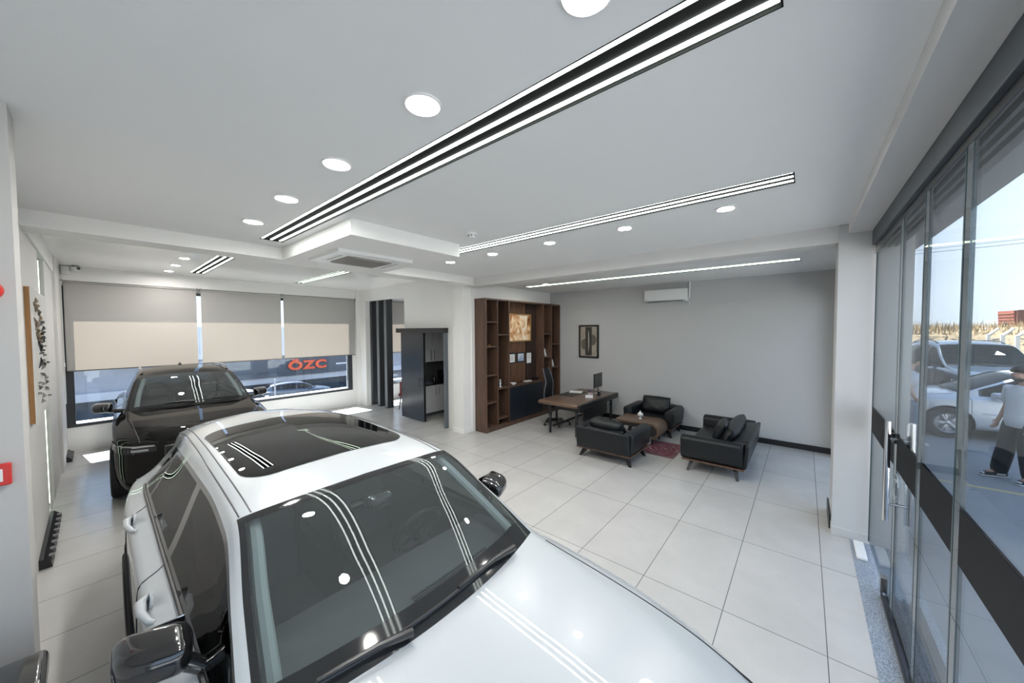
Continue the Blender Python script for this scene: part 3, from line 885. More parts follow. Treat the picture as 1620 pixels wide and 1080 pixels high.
    for (sx, syy) in ((xd-1.15, -0.38), (xd-1.15, 0.38), (xd-2.05, -0.38), (xd-2.05, 0.38)):
        bm = bmesh.new()
        bx(bm, sx-0.25, sx+0.27, syy-0.25, syy+0.25, 0.42, 0.60, bev=0.05)
        bx(bm, -0.06, 0.06, -0.24, 0.24, 0, 0.62, bev=0.05, seg=3, mtx=T(sx-0.27, syy, 0.5, 0, 0, R(-20)))
        bx(bm, -0.045, 0.045, -0.13, 0.13, 0, 0.19, bev=0.04, seg=3, mtx=T(sx-0.49, syy, min(1.11, S.d['H']-0.36), 0, 0, R(-12)))
        obj('seat', bm, M['cabin_grey'], car, smooth=True)
    # rear-view mirror cluster
    p = S.at(S.top+0.16, 0)
    bm = box(p.x-0.10, p.x+0.02, -0.07, 0.07, p.z-0.10, p.z-0.015, bev=0.02)
    bx(bm, p.x-0.17, p.x-0.14, -0.12, 0.12, p.z-0.14, p.z-0.075, bev=0.012)
    obj('interior_mirror', bm, M['black_gloss'], car, smooth=True)
    # wing mirrors
    mx_, my_, mz_ = d['mirror']
    for sg in (-1, 1):
        bm = bmesh.new()
        vs = bx(bm, -0.10, 0.10, -0.125, 0.125, -0.085, 0.085, bev=0.06, seg=4)
        for v in bm.verts:
            k = (v.co.x+0.10)/0.20
            v.co.z *= 1-0.28*k; v.co.y *= 1-0.16*k
            v.co.x += -0.035*(v.co.y*sg/0.115)
        bmesh.ops.transform(bm, matrix=T(mx_, my_*sg, mz_, R(6)*sg), verts=bm.verts[:])
        pb = S.side(mx_+0.05, 4.0, sg)
        tube(bm, [(mx_+0.02, (my_-0.07)*sg, mz_-0.05), (mx_+0.05, (abs(pb.y)-0.03)*sg, pb.z+0.0)], [0.035, 0.03], 10)
        mo = obj('wing_mirror', bm, d.get('mirror_mat', M['black_gloss']), car, smooth=True)
        bm = box(-0.107, -0.100, -0.095, 0.095, -0.058, 0.058, bev=0.003, mtx=T(mx_, my_*sg, mz_, R(6)*sg))
        obj('mirror_glass', bm, M['chrome'], mo)
    # pale inner trim of the windshield pillars
    if detail:
        for sg in (-1, 1):
            bm = bmesh.new()
            tube(bm, [S.at(x, sg*(float(S.edge_y(np.array([x]))[0])-0.075)) + Vector((-0.05, 0, -0.045)) for x in np.linspace(S.base-0.1, S.top+0.03, 12)], 0.03, 8)
            obj('pillar_trim', bm, mat('pillar_cloth', (0.34, 0.37, 0.38), 0.8), car, smooth=True)
    # shut lines
    bm = bmesh.new()
    for sg in (-1, 1):
        for s0 in d['doorlines']:
            tube(bm, [S.side(s0 + d.get('dl', 0)*(u/4), u, sg) for u in np.linspace(1.0, 4.0, 14)], 0.0042, 5)
        hy = d['hood_y']
        tube_on(bm, [S.at(x, (hy-0.10*((x-S.base)/(-S.base))**2)*sg) for x in np.linspace(S.base+0.12, -0.10, 20)], 0.0045, -0.0005)
        if d.get('ditch'):
            for y in d['ditch']:
                tube_on(bm, [S.at(x, y*sg*(1-0.03*abs(x-S.top)**1.5)) for x in np.linspace(S.top-0.01, d['rear_glass'][0]-0.1, 26)], 0.0042, -0.0005)
        tube_on(bm, [S.side(x, 4.0, sg) for x in np.linspace(wf0-0.02, wf1, 30)], 0.010, 0.002)
    obj('panel_gap', bm, M['black'], car)
    # handles
    for sg in (-1, 1):
        for s0 in d['handles']:
            if d.get('cup'):
                p = S.side(s0, 3.45, sg)
                bm = bmesh.new()
                lathe(bm, [(0.058, 0.0), (0.050, 0.012), (0.034, 0.006), (0, 0.004)], 22, Matrix.Translation(p) @ Matrix.Rotation(R(-82)*sg, 4, 'X'))
                pp = [Vector((p.x+0.03, p.y+0.022*sg, p.z+0.005)), Vector((p.x-0.02, p.y+0.042*sg, p.z+0.012)), Vector((p.x+0.10, p.y+0.040*sg, p.z-0.0)), Vector((p.x+0.20, p.y+0.012*sg, p.z-0.01))]
                tube(bm, [Vector((p.x-0.055, p.y+0.012*sg, p.z+0.005)), Vector((p.x-0.02, p.y+0.040*sg, p.z+0.004)), Vector((p.x+0.08, p.y+0.042*sg, p.z)), Vector((p.x+0.17, p.y+0.02*sg, p.z-0.005)), Vector((p.x+0.19, p.y+0.0*sg, p.z-0.005))], [0.018, 0.025, 0.020, 0.015, 0.010], 10)
            else:
                p = S.side(s0, 3.2, sg)
                bm = bmesh.new()
                tube(bm, [(p.x-0.10, p.y-0.005*sg, p.z), (p.x-0.07, p.y+0.03*sg, p.z), (p.x+0.07, p.y+0.03*sg, p.z), (p.x+0.10, p.y-0.005*sg, p.z)], 0.013, 8)
            obj('door_handle', bm, d.get('handle_mat', paint_mat), car, smooth=True)
    # wipers on the cowl
    def wip(y0, y1, arm_y, q0, q1):
        bm = bmesh.new()
        L = S.base - S.top
        pts = [S.at(S.base - L*(q0 + (q1-q0)*t) + 0.0, y0+(y1-y0)*t) + Vector((0.012, 0, 0.022)) for t in np.linspace(0, 1, 12)]
        tube(bm, pts, [0.006]+[0.0085]*10+[0.006], 6)
        a = S.at(S.base-0.02, arm_y) + Vector((0.02, 0, 0.03)); b = pts[6] + Vector((0.0, 0, 0.016))
        tube(bm, [a, a*0.6+b*0.4+Vector((0, 0, 0.012)), b], [0.020, 0.014, 0.008], 8)
        obj('wiper', bm, M['black'], car, smooth=True)
    for w_ in d['wipers']: wip(*w_)
    return car, S, bodyobj

def roof_patch(S, s0, s1, hw, rad, off, mt, name, car, taper=0.0):
    """rounded glass patch following the roof"""
    L = s0-s1; cxx = (s0+s1)/2
    pl = rounded_poly(L, 2*hw, rad, 6)
    bm = bmesh.new(); rings = []
    fr = [1, 0.96, 0.85, 0.7, 0.55, 0.4, 0.25, 0.1]
    # densify
    dense = []
    for a, b in zip(pl, pl[1:]+pl[:1]):
        k = max(1, int(math.hypot(b[0]-a[0], b[1]-a[1])/0.06))
        for q in range(k): dense.append((a[0]+(b[0]-a[0])*q/k, a[1]+(b[1]-a[1])*q/k))
    for f in fr:
        rings.append([bm.verts.new(S.at(cxx+a*f, b*f*(1-taper*(L/2-a*f)/L)) + Vector((0, 0, off))) for a, b in dense])
    for A, B in zip(rings, rings[1:]):
        for k in range(len(A)):
            k2 = (k+1) % len(A)
            bm.faces.new((A[k], A[k2], B[k2], B[k]))
    bm.faces.new(rings[-1])
    bm.normal_update()
    if sum(f.normal.z for f in bm.faces) < 0: bmesh.ops.reverse_faces(bm, faces=bm.faces[:])
    return obj(name, bm, mt, car, smooth='all')

def front_lamp(S, car, y0, y1, z0, z1, sg, mt, name='headlight', rows=4, cols=10, taper=0.4, xoff=0.012, row=0, wrap=True):
    """lamp unit lying on the nose"""
    bm = bmesh.new(); g = []
    ztop = float(S.belt(np.array([0.0]))[0]); zbot = S.d.get('rocker', 0.22); W0 = float(S.W(np.array([0.0]))[0]); bul = S.d['nose_bulge'][0]
    for r in range(rows+1):
        line = []
        for c in range(cols+1):
            t = c/cols; y = y0+(y1-y0)*t; k = r/rows
            zc = z0+(z1-z0)*k; zc = (z0+z1)/2+(zc-(z0+z1)/2)*(1-taper*(1-t))
            W = S.W(np.array([row]))[0]
            if y <= W: x = S.bow(np.array([float(row)]), np.array([y]))[0]+xoff+bul*math.sin(math.pi*min(1, max(0, (ztop-zc)/(ztop-zbot))*1.1))*(1-(y/W0)**2); yy = y
            else:
                # wrap round onto the side: find station where width = y
                xs = np.linspace(row-0.8, row, 60); ws = S.W(xs); i = int(np.argmin(np.abs(ws-y)))
                x = xs[i]+0.01; yy = y+0.006
            line.append(bm.verts.new((x, yy*sg, zc)))
        g.append(line)
    for r in range(rows):
        for c in range(cols):
            bm.faces.new((g[r][c], g[r][c+1], g[r+1][c+1], g[r+1][c]))
    res = bmesh.ops.extrude_face_region(bm, geom=bm.faces[:])
    bmesh.ops.translate(bm, vec=(-0.05, -0.01*sg, 0), verts=[v for v in res['geom'] if isinstance(v, bmesh.types.BMVert)])
    bmesh.ops.recalc_face_normals(bm, faces=bm.faces[:])
    return obj(name, bm, mt, car, smooth=True)

# ---- the white car (heading towards the shopfront)
DW = dict(
    H=1.53, base=-1.52, top=-2.28, tail=-5.18,
    half=[(0, 0.66), (-0.06, 0.74), (-0.16, 0.81), (-0.32, 0.87), (-0.55, 0.925), (-0.9, 0.965), (-1.5, 0.99), (-2.5, 1.0), (-3.4, 1.0), (-4.2, 1.0), (-4.7, 0.96), (-5.0, 0.90), (-5.18, 0.80)],
    belt=[(0, 0.70), (-0.15, 0.80), (-0.5, 0.885), (-1.0, 0.935), (-1.5, 0.965), (-2.2, 0.985), (-3.2, 1.005), (-4.3, 1.04), (-4.9, 1.03), (-5.18, 0.95)],
    hood=[(0, 0.76), (-0.08, 0.82), (-0.25, 0.875), (-0.6, 0.935), (-1.0, 0.985), (-1.3, 1.01), (-1.52, 1.025)],
    roof=[(-1.52, 1.025), (-1.9, 1.27), (-2.28, 1.475), (-2.55, 1.525), (-3.0, 1.555), (-3.6, 1.565), (-4.1, 1.555), (-4.6, 1.52), (-4.9, 1.44), (-5.08, 1.25), (-5.18, 1.00)],
    rail_y_h=[(0, 0.46), (-0.5, 0.68), (-1.0, 0.76), (-1.52, 0.835)], rail_z_h=[(0, 0.735), (-0.15, 0.83), (-0.5, 0.91), (-1.0, 0.955), (-1.52, 0.985)],
    rail_y=[(-1.52, 0.835), (-1.9, 0.775), (-2.3, 0.71), (-2.8, 0.69), (-3.4, 0.69), (-4.1, 0.67), (-4.6, 0.64), (-4.9, 0.63), (-5.18, 0.62)],
    rail_z=[(-1.52, 0.985), (-1.9, 1.20), (-2.3, 1.385), (-2.8, 1.43), (-3.4, 1.435), (-4.1, 1.385), (-4.6, 1.30), (-4.9, 1.22), (-5.18, 0.97)],
    edge_y_h=[(0, 0.34), (-0.5, 0.56), (-1.0, 0.68), (-1.52, 0.79)], edge_z_h=[(0, 0.75), (-0.15, 0.85), (-0.5, 0.925), (-1.0, 0.97), (-1.52, 1.0)],
    edge_y=[(-1.52, 0.79), (-1.9, 0.735), (-2.28, 0.668), (-2.8, 0.64), (-3.4, 0.63), (-4.1, 0.61), (-4.6, 0.58), (-4.9, 0.57), (-5.18, 0.54)],
    edge_z=[(-1.52, 1.0), (-1.9, 1.225), (-2.28, 1.435), (-2.8, 1.485), (-3.4, 1.50), (-4.1, 1.475), (-4.6, 1.42), (-4.9, 1.35), (-5.18, 0.98)],
    bow=[(0, 0.20), (-0.6, 0.16), (-1.52, 0.20), (-2.28, 0.09), (-3.0, 0.0), (-4.4, 0.0), (-5.18, -0.12)],
    wheels=(-0.98, -3.92), wheel_r=0.36, wheel_y=0.895, nose_bulge=(0.10, 0.10),
    win=(-1.60, -4.50), bpillar=-3.0, cpillar=-4.10, arake=0.0, crake=0.0, rear_glass=(-4.88, -5.14),
    frit_lo=0.15, frit_hi=0.075, frit_side=0.10, mirror=(-1.98, 0.995, 1.11), doorlines=(-1.62, -2.96, -3.98), hood_y=0.80, ditch=(0.655, 0.605),
    handles=(-2.70, -3.86), cup=True, wipers=[(0.44, -0.28, 0.52, 0.06, 0.05), (-0.32, -0.84, -0.24, 0.04, 0.05)], black_a=False,
)
car, S, body = make_car('car', 'white car with a black glass roof panel in the foreground', DW, (0.02, 1.11, 0), 0, M['car_white'])
roof_patch(S, -2.58, -3.95, 0.555, 0.16, 0.004, M['roof_glass'], 'sunroof', car, 0.02)
bm = bmesh.new()
for sg in (-1, 1):
    tube_on(bm, [S.at(x, 0.545*sg) for x in np.linspace(-2.95, -3.8, 12)], 0.004, 0.002)
    obj('sunroof_frame', bm, M['black_gloss'], car); bm = bmesh.new()
bm.free()
for sg in (-1, 1):
    front_lamp(S, car, 0.48, 0.86, 0.60, 0.72, sg, M['lamp_clear'])
for sg in (-1, 1): front_lamp(S, car, 0.0, 0.60, 0.27, 0.40, sg, M['black_matte'], 'lower_grille', taper=0.0)
bm = box(0.26, 0.312, -0.26, 0.26, 0.46, 0.56, bev=0.005); obj('plate_holder', bm, M['black'], car)
for w_ in (0.31, 0.385):
    pass

# ---- the black SUV by the blinds
def suv(H=1.70, L=4.75, hw=0.955, base=-1.42, top=-2.25):
    return dict(
    H=H, base=base, top=top, tail=-L,
    half=[(0, hw-0.22), (-0.07, hw-0.15), (-0.2, hw-0.09), (-0.45, hw-0.035), (-0.9, hw-0.01), (-1.6, hw), (-3.6, hw), (-L+0.4, hw-0.02), (-L+0.1, hw-0.07), (-L, hw-0.14)],
    belt=[(0, 0.84), (-0.2, 0.94), (-0.6, 1.02), (base, 1.09), (-2.4, 1.11), (-3.6, 1.14), (-L, 1.12)],
    hood=[(0, 0.92), (-0.08, 0.985), (-0.3, 1.04), (-0.7, 1.09), (-1.1, 1.13), (base, 1.165)],
    roof=[(base, 1.165), (base-0.42, 1.42), (top, H-0.07), (top-0.3, H-0.01), (top-0.9, H), (-L+0.75, H-0.06), (-L+0.4, H-0.14), (-L+0.18, H-0.35), (-L, H-0.58)],
    rail_y_h=[(0, 0.52), (-0.5, 0.70), (base, 0.81)], rail_z_h=[(0, 0.88), (-0.25, 0.985), (-0.7, 1.06), (base, 1.12)],
    rail_y=[(base, 0.81), (base-0.4, 0.765), (top, 0.70), (top-0.6, 0.67), (-3.6, 0.66), (-L+0.4, 0.66), (-L, 0.68)],
    rail_z=[(base, 1.12), (base-0.42, 1.34), (top, H-0.17), (top-0.6, H-0.12), (-3.6, H-0.15), (-L+0.4, H-0.26), (-L, 1.14)],
    edge_y_h=[(0, 0.40), (-0.5, 0.60), (base, 0.77)], edge_z_h=[(0, 0.90), (-0.25, 1.01), (-0.7, 1.075), (base, 1.14)],
    edge_y=[(base, 0.77), (base-0.4, 0.72), (top, 0.645), (top-0.6, 0.62), (-3.6, 0.61), (-L+0.4, 0.60), (-L, 0.60)],
    edge_z=[(base, 1.14), (base-0.42, 1.385), (top, H-0.11), (top-0.6, H-0.055), (-3.6, H-0.08), (-L+0.4, H-0.19), (-L, 1.13)],
    bow=[(0, 0.14), (-0.6, 0.12), (base, 0.16), (top, 0.07), (top-0.7, 0.0), (-L+0.6, 0), (-L, -0.08)],
    wheels=(-0.88, -L+0.98), wheel_r=0.37, wheel_y=hw-0.11, nose_bulge=(0.05, 0.06),
    win=(base-0.10, -L+0.42), bpillar=-2.55, cpillar=-3.55, arake=0.0, crake=0.0, rear_glass=(-L+0.42, -L+0.02),
    frit_lo=0.07, frit_hi=0.06, frit_side=0.07, mirror=(base-0.42, hw+0.10, 1.17), doorlines=(base-0.05, -2.6, -3.65), hood_y=0.76, ditch=None,
    handles=(-2.35, -3.40), wipers=[(0.60, -0.10, 0.62, 0.03, 0.05), (-0.02, -0.66, 0.0, 0.04, 0.03)], black_a=True,
    shoulder=0.09)
SUVL = (-6.74, 1.03, 0); SUVR = R(-2.5)
car2, S2_, b2 = make_car('car', 'glossy black SUV parked before the blinds', suv(), SUVL, SUVR, M['car_black'])
for sg in (-1, 1):
    bm = bmesh.new()
    pts = [S2_.at(x, 0.60*sg) for x in np.linspace(-2.42, -4.1, 12)]
    pts = [p+Vector((0, 0, 0.045)) for p in pts]; pts[0].z -= 0.045; pts[-1].z -= 0.045
    tube(bm, pts, 0.018, 8); obj('roof_rail', bm, M['black_gloss'], car2, smooth=True)
    hl = front_lamp(S2_, car2, 0.52, 0.93, 0.77, 0.875, sg, M['frit'])
    front_lamp(S2_, car2, 0.54, 0.91, 0.855, 0.872, sg, M['rim'], 'light_strip', rows=1, xoff=0.018, taper=0.2).parent = hl
    front_lamp(S2_, car2, 0.60, 0.80, 0.80, 0.835, sg, M['lamp_clear'], 'reflector', rows=2, xoff=0.017, taper=0.2).parent = hl
    bm = bmesh.new()
    for k in range(3):
        lathe(bm, [(0, 0.02), (0.03, 0.015), (0.036, 0)], 16, T(0.035-0.03*k, (0.55+0.09*k)*sg, 0.80, 0, 0, R(90)))
    obj('lamp_lens', bm, M['chrome'], hl, smooth=True)
    front_lamp(S2_, car2, 0.62, 0.72, 0.42, 0.45, sg, M['lamp_clear'], 'fog_light', taper=0.0)
bm = bmesh.new(); bx(bm, 0.10, 0.17, -0.46, 0.46, 0.60, 0.86, bev=0.02)
for k in range(7): bx(bm, 0.165, 0.185, -0.44, 0.44, 0.62+k*0.034, 0.632+k*0.034)
obj('grille', bm, M['black_gloss'], car2)
for sg in (-1, 1): front_lamp(S2_, car2, 0.0, 0.60, 0.28, 0.40, sg, M['black_matte'], 'lower_grille', taper=0.0)
bm = bmesh.new(); lathe(bm, [(0.035, 0), (0.02, 0.03), (0.004, 0.055), (0, 0.056)], 12, Matrix.Translation(S2_.at(-3.7, 0))); obj('antenna', bm, M['black'], car2, smooth=True)

# ================================================================== FURNITURE AND FITTINGS
# ---- bookcase
BX0, BX1, BZ = -5.965, -5.60, 3.13
bk = thing('bookcase', 'tall dark walnut bookcase wall unit with navy lower doors behind the desk', 'bookcase', (0, 0, 0))
ys = [5.80, 6.17, 6.59, 8.08, 8.48, 8.90]
PT = 0.035
obj('side_panel', box(BX0, BX1, ys[0]-PT, ys[0], 0, BZ), M['walnut'], bk)
obj('side_panel', box(BX0, BX1, ys[5], ys[5]+PT, 0, BZ), M['walnut'], bk)
obj('top_panel', box(BX0, BX1, ys[0], ys[5], BZ-PT, BZ), M['walnut'], bk)
obj('plinth', box(BX0, BX1-0.005, ys[0], ys[5], 0, 0.11), M['walnut'], bk)
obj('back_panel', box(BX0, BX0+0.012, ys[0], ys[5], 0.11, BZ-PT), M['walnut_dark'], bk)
for y in ys[1:5]:
    obj('divider', box(BX0+0.012, BX1, y-PT/2, y+PT/2, 0.11, BZ-PT), M['walnut'], bk)
def shelf(y0, y1, z, d0=BX0+0.012):
    obj('shelf', box(d0, BX1-0.004, y0+PT/2, y1-PT/2, z-0.014, z+0.014), M['walnut'], bk)
for z in (2.58, 2.00, 1.33, 0.68): shelf(ys[0]-PT/2, ys[1], z)
for z in (2.28, 0.98): shelf(ys[1], ys[2], z)
shelf(ys[1], ys[2], 0.25)
for z in (2.27,): shelf(ys[3], ys[4], z)
for z in (1.97, 1.30): shelf(ys[4], ys[5]+PT/2, z)
shelf(ys[3], ys[4], 1.62)
bm = bmesh.new()
yy = ys[2]+0.03
while yy < 7.60:
    bx(bm, BX0+0.02, BX0+0.095, yy, yy+0.028, 1.0, BZ-PT, bev=0.004, seg=1); yy += 0.047
obj('slat_panel', bm, wood('slat_walnut', (0.085, 0.04, 0.02), (0.20, 0.095, 0.05), 0.45, 3.0, 2), bk)
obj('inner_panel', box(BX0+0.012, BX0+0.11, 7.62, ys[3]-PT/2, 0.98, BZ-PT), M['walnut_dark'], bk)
obj('counter', box(BX0+0.012, BX1, ys[2]+PT/2, ys[3]-PT/2, 0.955, 0.99), M['walnut'], bk)
for a, b in ((ys[2]+PT/2+0.004, 7.33), (7.337, ys[3]-PT/2-0.004)):
    obj('cabinet_door', box(BX1-0.03, BX1-0.006, a, b, 0.115, 0.95, bev=0.003), M['navy'], bk)
for y in (5.80, 8.90):
    pass
# painting on the slat panel (generic warm abstract)
def swirl_mat(name, cols, scale, dist=2.0, seed=0.0):
    mt, t, p = new_mat(name)
    co = t.nodes.new('ShaderNodeTexCoord'); mp = t.nodes.new('ShaderNodeMapping'); mp.inputs['Location'].default_value = (seed, seed*0.7, seed*1.3)
    n = t.nodes.new('ShaderNodeTexNoise'); n.inputs['Scale'].default_value = scale; n.inputs['Detail'].default_value = 4; n.inputs['Distortion'].default_value = dist
    rp = t.nodes.new('ShaderNodeValToRGB'); el = rp.color_ramp.elements
    el[0].position = cols[0][0]; el[0].color = (*cols[0][1], 1); el[1].position = cols[-1][0]; el[1].color = (*cols[-1][1], 1)
    for pos, c in cols[1:-1]:
        q = el.new(pos); q.color = (*c, 1)
    t.links.new(co.outputs['Object'], mp.inputs[0]); t.links.new(mp.outputs[0], n.inputs['Vector']); t.links.new(n.outputs['Fac'], rp.inputs[0]); t.links.new(rp.outputs[0], p.inputs['Base Color'])
    p.inputs['Roughness'].default_value = 0.35
    return mt
def picture(name, label, cat, plane, a0, a1, z0, z1, pos, thick, fw, mf, ma, group=None):
    """framed flat picture; plane 'x' faces +x at x=pos, 'y' faces -y at y=pos"""
    t = thing(name, label, cat, (0, 0, 0), 0, group)
    bm = bmesh.new()
    for (p0, p1, q0, q1) in ((a0, a1, z0, z0+fw), (a0, a1, z1-fw, z1), (a0, a0+fw, z0+fw, z1-fw), (a1-fw, a1, z0+fw, z1-fw)):
        if plane == 'x': bx(bm, pos, pos+thick, p0, p1, q0, q1)
        else: bx(bm, p0, p1, pos-thick, pos, q0, q1)
    obj('frame', bm, mf, t)
    if plane == 'x': b2 = box(pos, pos+thick*0.6, a0+fw, a1-fw, z0+fw, z1-fw)
    else: b2 = box(a0+fw, a1-fw, pos-thick*0.6, pos, z0+fw, z1-fw)
    obj('picture_sheet', b2, ma, t)
    return t
PXB = BX0+0.096
warm = swirl_mat('warm_painting', [(0.28, (0.16, 0.05, 0.015)), (0.42, (0.50, 0.22, 0.07)), (0.55, (0.80, 0.60, 0.38)), (0.7, (0.85, 0.80, 0.70))], 3.2, 1.5, 3.0)
picture('painting', 'warm brown and cream painting in a gold frame on the bookcase slats', 'painting', 'x', 6.80, 7.80, 2.08, 2.82, PXB, 0.04, 0.035, mat('gold_frame', (0.45, 0.27, 0.10), 0.35, 0.6), warm)
for k, (a, b, l) in enumerate(((6.80, 7.14, 'left'), (7.20, 7.52, 'middle'), (7.585, 7.86, 'right'))):
    mm_ = M['paper'] if k != 1 else swirl_mat('blue_certificate', [(0.3, (0.25, 0.38, 0.55)), (0.5, (0.6, 0.66, 0.72)), (0.7, (0.75, 0.75, 0.74))], 5, 0.5, 1.0)
    t = picture('certificate', 'small framed certificate below the warm painting, %s of three' % l, 'certificate', 'x', a, b, (1.52, 1.53, 1.45)[k], 1.79, PXB, 0.025, 0.028, M['black'], mm_)
    bm = bmesh.new()
    for q in range(5): bx(bm, PXB+0.0152, PXB+0.0160, a+0.07, b-0.07-0.02*(q % 2), 1.60+q*0.025, 1.606+q*0.025)
    obj('printed_lines', bm, mat('ink', (0.25, 0.2, 0.2), 0.7), t)
# little things on the bookcase
def small_jar(name, label, cat, loc, prof, mm_, n=20, group=None):
    bm = bmesh.new(); lathe(bm, prof, n)
    o = obj(name, bm, mm_, smooth=True, loc=loc); tag(o, label, cat, group); return o
small_jar('dish', 'small white dish on the bookcase counter near its left end', 'dish', (-5.70, 6.86, 0.99), [(0, 0), (0.05, 0), (0.09, 0.05), (0.085, 0.05), (0.045, 0.01), (0, 0.01)], M['porcelain'])
t = tag(obj('card_stack', box(-5.82, -5.70, 7.42, 7.66, 0.99, 1.02, bev=0.004), M['paper']), 'flat white card stack on the bookcase counter, centre', 'card stack')
tag(obj('small_box', box(-5.85, -5.74, 7.86, 8.02, 0.99, 1.06, bev=0.008), M['black']), 'small black box on the bookcase counter beside the office chair', 'box')
small_jar('ornament', 'small gold ornament on a left bookcase shelf at mid height', 'ornament', (-5.74, 6.02, 2.014), [(0, 0), (0.045, 0), (0.02, 0.02), (0.05, 0.035), (0, 0.05)], mat('gold', (0.6, 0.42, 0.18), 0.3, 0.8))
bm = bmesh.new(); bx(bm, -0.01, 0.01, -0.075, 0.075, 0, 0.22, mtx=T(-5.72, 8.36, 1.634, R(20), 0, R(-14)))
tag(obj('card', bm, M['paper']), 'pale card leaning on a right bookcase shelf', 'card')
for k in range(2):
    bm = bmesh.new(); bx(bm, -0.006, 0.006, -0.055, 0.055, 0, 0.20, mtx=T(-5.72+0.02*k, 8.60+k*0.12, 1.314, R(15), 0, R(-12)))
    tag(obj('photo_card', bm, M['paper']), 'white photo card leaning on the rightmost bookcase shelf, %s' % ('left one' if k == 0 else 'right one'), 'card')
small_jar('figurine', 'small clear figurine standing on the second bookcase column', 'figurine', (-5.72, 6.38, 0.994), [(0, 0), (0.04, 0), (0.015, 0.03), (0.03, 0.09), (0.012, 0.13), (0.025, 0.17), (0, 0.20)], M['porcelain'])

# ---- lounge seats
def lounge(name, label, cat, w, d, loc, rotz, ncush=1, tilt=72, cy=0.30, cz=0.60, ch=0.40):
    t = thing(name, label, cat, loc, rotz)
    aw, H = 0.21, 0.60
    # base board
    obj('base_board', box(-w/2+0.015, w/2-0.015, 0.02, d-0.02, 0.175, 0.205, bev=0.006), M['walnut'], t)
    for sx in (-1, 1):
        pts = rounded_poly(aw, H-0.205, 0.085, 6, sx*(w/2-aw/2), 0.205+(H-0.205)/2)
        # square the bottom corners a little
        pts = [(x, z if z > 0.30 else max(0.205, z-0.0)) for x, z in pts]
        bm = bmesh.new(); prism(bm, pts, 0.0, d-0.04, 'xz', bev=0.03)
        for v in bm.verts:      # arms lean out a touch
            v.co.x += sx*0.05*(v.co.z-0.2)/0.4*0.6
        ar = obj('arm', bm, M['leather'], t, smooth=True)
        bm = bmesh.new()
        xx = sx*(w/2+0.012)
        tube(bm, [(xx-sx*0.013, 0.015, 0.24), (xx-sx*0.004, 0.012, 0.42), (xx-sx*0.01, 0.015, 0.53)], 0.004, 5)
        obj('piping', bm, M['leather'], ar)
    bm = box(-w/2+aw-0.02, w/2-aw+0.02, d-0.24, d, 0.205, 0.60, bev=0.05, seg=4)
    for v in bm.verts: v.co.y += 0.04*(v.co.z-0.2)/0.4
    obj('back_rest', bm, M['leather'], t, smooth=True)
    bm = box(-w/2+0.03, w/2-0.03, d-0.06, d+0.002, 0.205, 0.585, bev=0.025, seg=3)
    for v in bm.verts: v.co.y += 0.04*(v.co.z-0.2)/0.4
    obj('back_panel', bm, M['leather'], t, smooth=True)
    bm = box(-w/2+aw-0.02, w/2-aw+0.02, 0.02, d-0.22, 0.205, 0.405, bev=0.045, seg=4)
    obj('seat_cushion', bm, M['leather'], t, smooth=True)
    cw = (w-2*aw)/ncush
    for k in range(ncush):
        bm = bmesh.new()
        pillow(bm, cw-0.02, ch, 0.22, T(-w/2+aw+cw*(k+0.5), d-cy, cz, 0, R(tilt)), 14, 0.42)
        for v in bm.verts:
            v.co.x += 0.006*math.sin(v.co.z*60); v.co.y += 0.008*math.sin(v.co.x*23+v.co.z*31)
        obj('back_cushion', bm, M['leather'], t, smooth=True)
    for sx in (-1, 1):
        for (y, sy) in ((0.16, -1), (d-0.16, 1)):
            bm = bmesh.new()
            x = sx*(w/2-0.17)
            top = (x, y, 0.176); bot = (x+sx*0.115, y+sy*0.05, 0.0)
            a = [(-0.062, -0.030), (0.062, -0.030), (0.062, 0.030), (-0.062, 0.030)]
            lo = [bm.verts.new((bot[0]+p*0.32, bot[1]+q*0.6, 0)) for p, q in a]; hi = [bm.verts.new((top[0]+p, top[1]+q, top[2])) for p, q in a]
            bm.faces.new(lo[::-1]); bm.faces.new(hi)
            for i in range(4): bm.faces.new((lo[i], lo[(i+1) % 4], hi[(i+1) % 4], hi[i]))
            obj('leg', bm, M['black'], t)
    return t
lounge('armchair', 'black leather armchair showing its back, beside the desk end', 'armchair', 1.08, 0.93, (-2.77, 6.74, 0), math.pi, 1, 40, 0.26, 0.585, 0.40)
lounge('armchair', 'black leather armchair facing the room under the split air conditioner', 'armchair', 1.08, 0.90, (-2.70, 7.98, 0), 0)
lounge('sofa', 'black leather two-seat sofa nearest the grey column', 'sofa', 1.92, 0.94, (-1.60, 7.34, 0), R(-90), 1, 66, 0.29, 0.58, 0.36)
bm = bmesh.new(); pillow(bm, 0.52, 0.36, 0.16, T(-1.10, 6.98, 0.64, R(-84), R(66)), 12, 0.45)
tag(obj('loose_cushion', bm, M['leather'], smooth=True), 'small black leather cushion leaning on the sofa back', 'cushion')

# ---- coffee table with a rolled end
t = thing('coffee_table', 'low brown wooden coffee table with a rolled end, between the armchairs', 'table', (-2.63, 7.60, 0))
prof = []
x0, x1, zt, th, rr_ = -0.52, 0.40, 0.45, 0.045, 0.16
outer = [(x0, zt)] + [(x1-rr_+rr_*math.sin(a), zt-rr_+rr_*math.cos(a)) for a in [R(12*k) for k in range(16)]]
inner = [(x1-rr_+(rr_-th)*math.sin(a), zt-rr_+(rr_-th)*math.cos(a)) for a in [R(12*k) for k in range(16)]][::-1] + [(x0, zt-th)]
bm = bmesh.new(); prism(bm, outer+inner, -0.30, 0.30, 'xz', bev=0.003)
obj('table_top', bm, M['desk_wood'], t, smooth=True)
bm = bmesh.new()
disc = [(x1-rr_+(rr_-th-0.002)*math.sin(a), zt-rr_+(rr_-th-0.002)*math.cos(a)) for a in [R(15*k) for k in range(24)]]
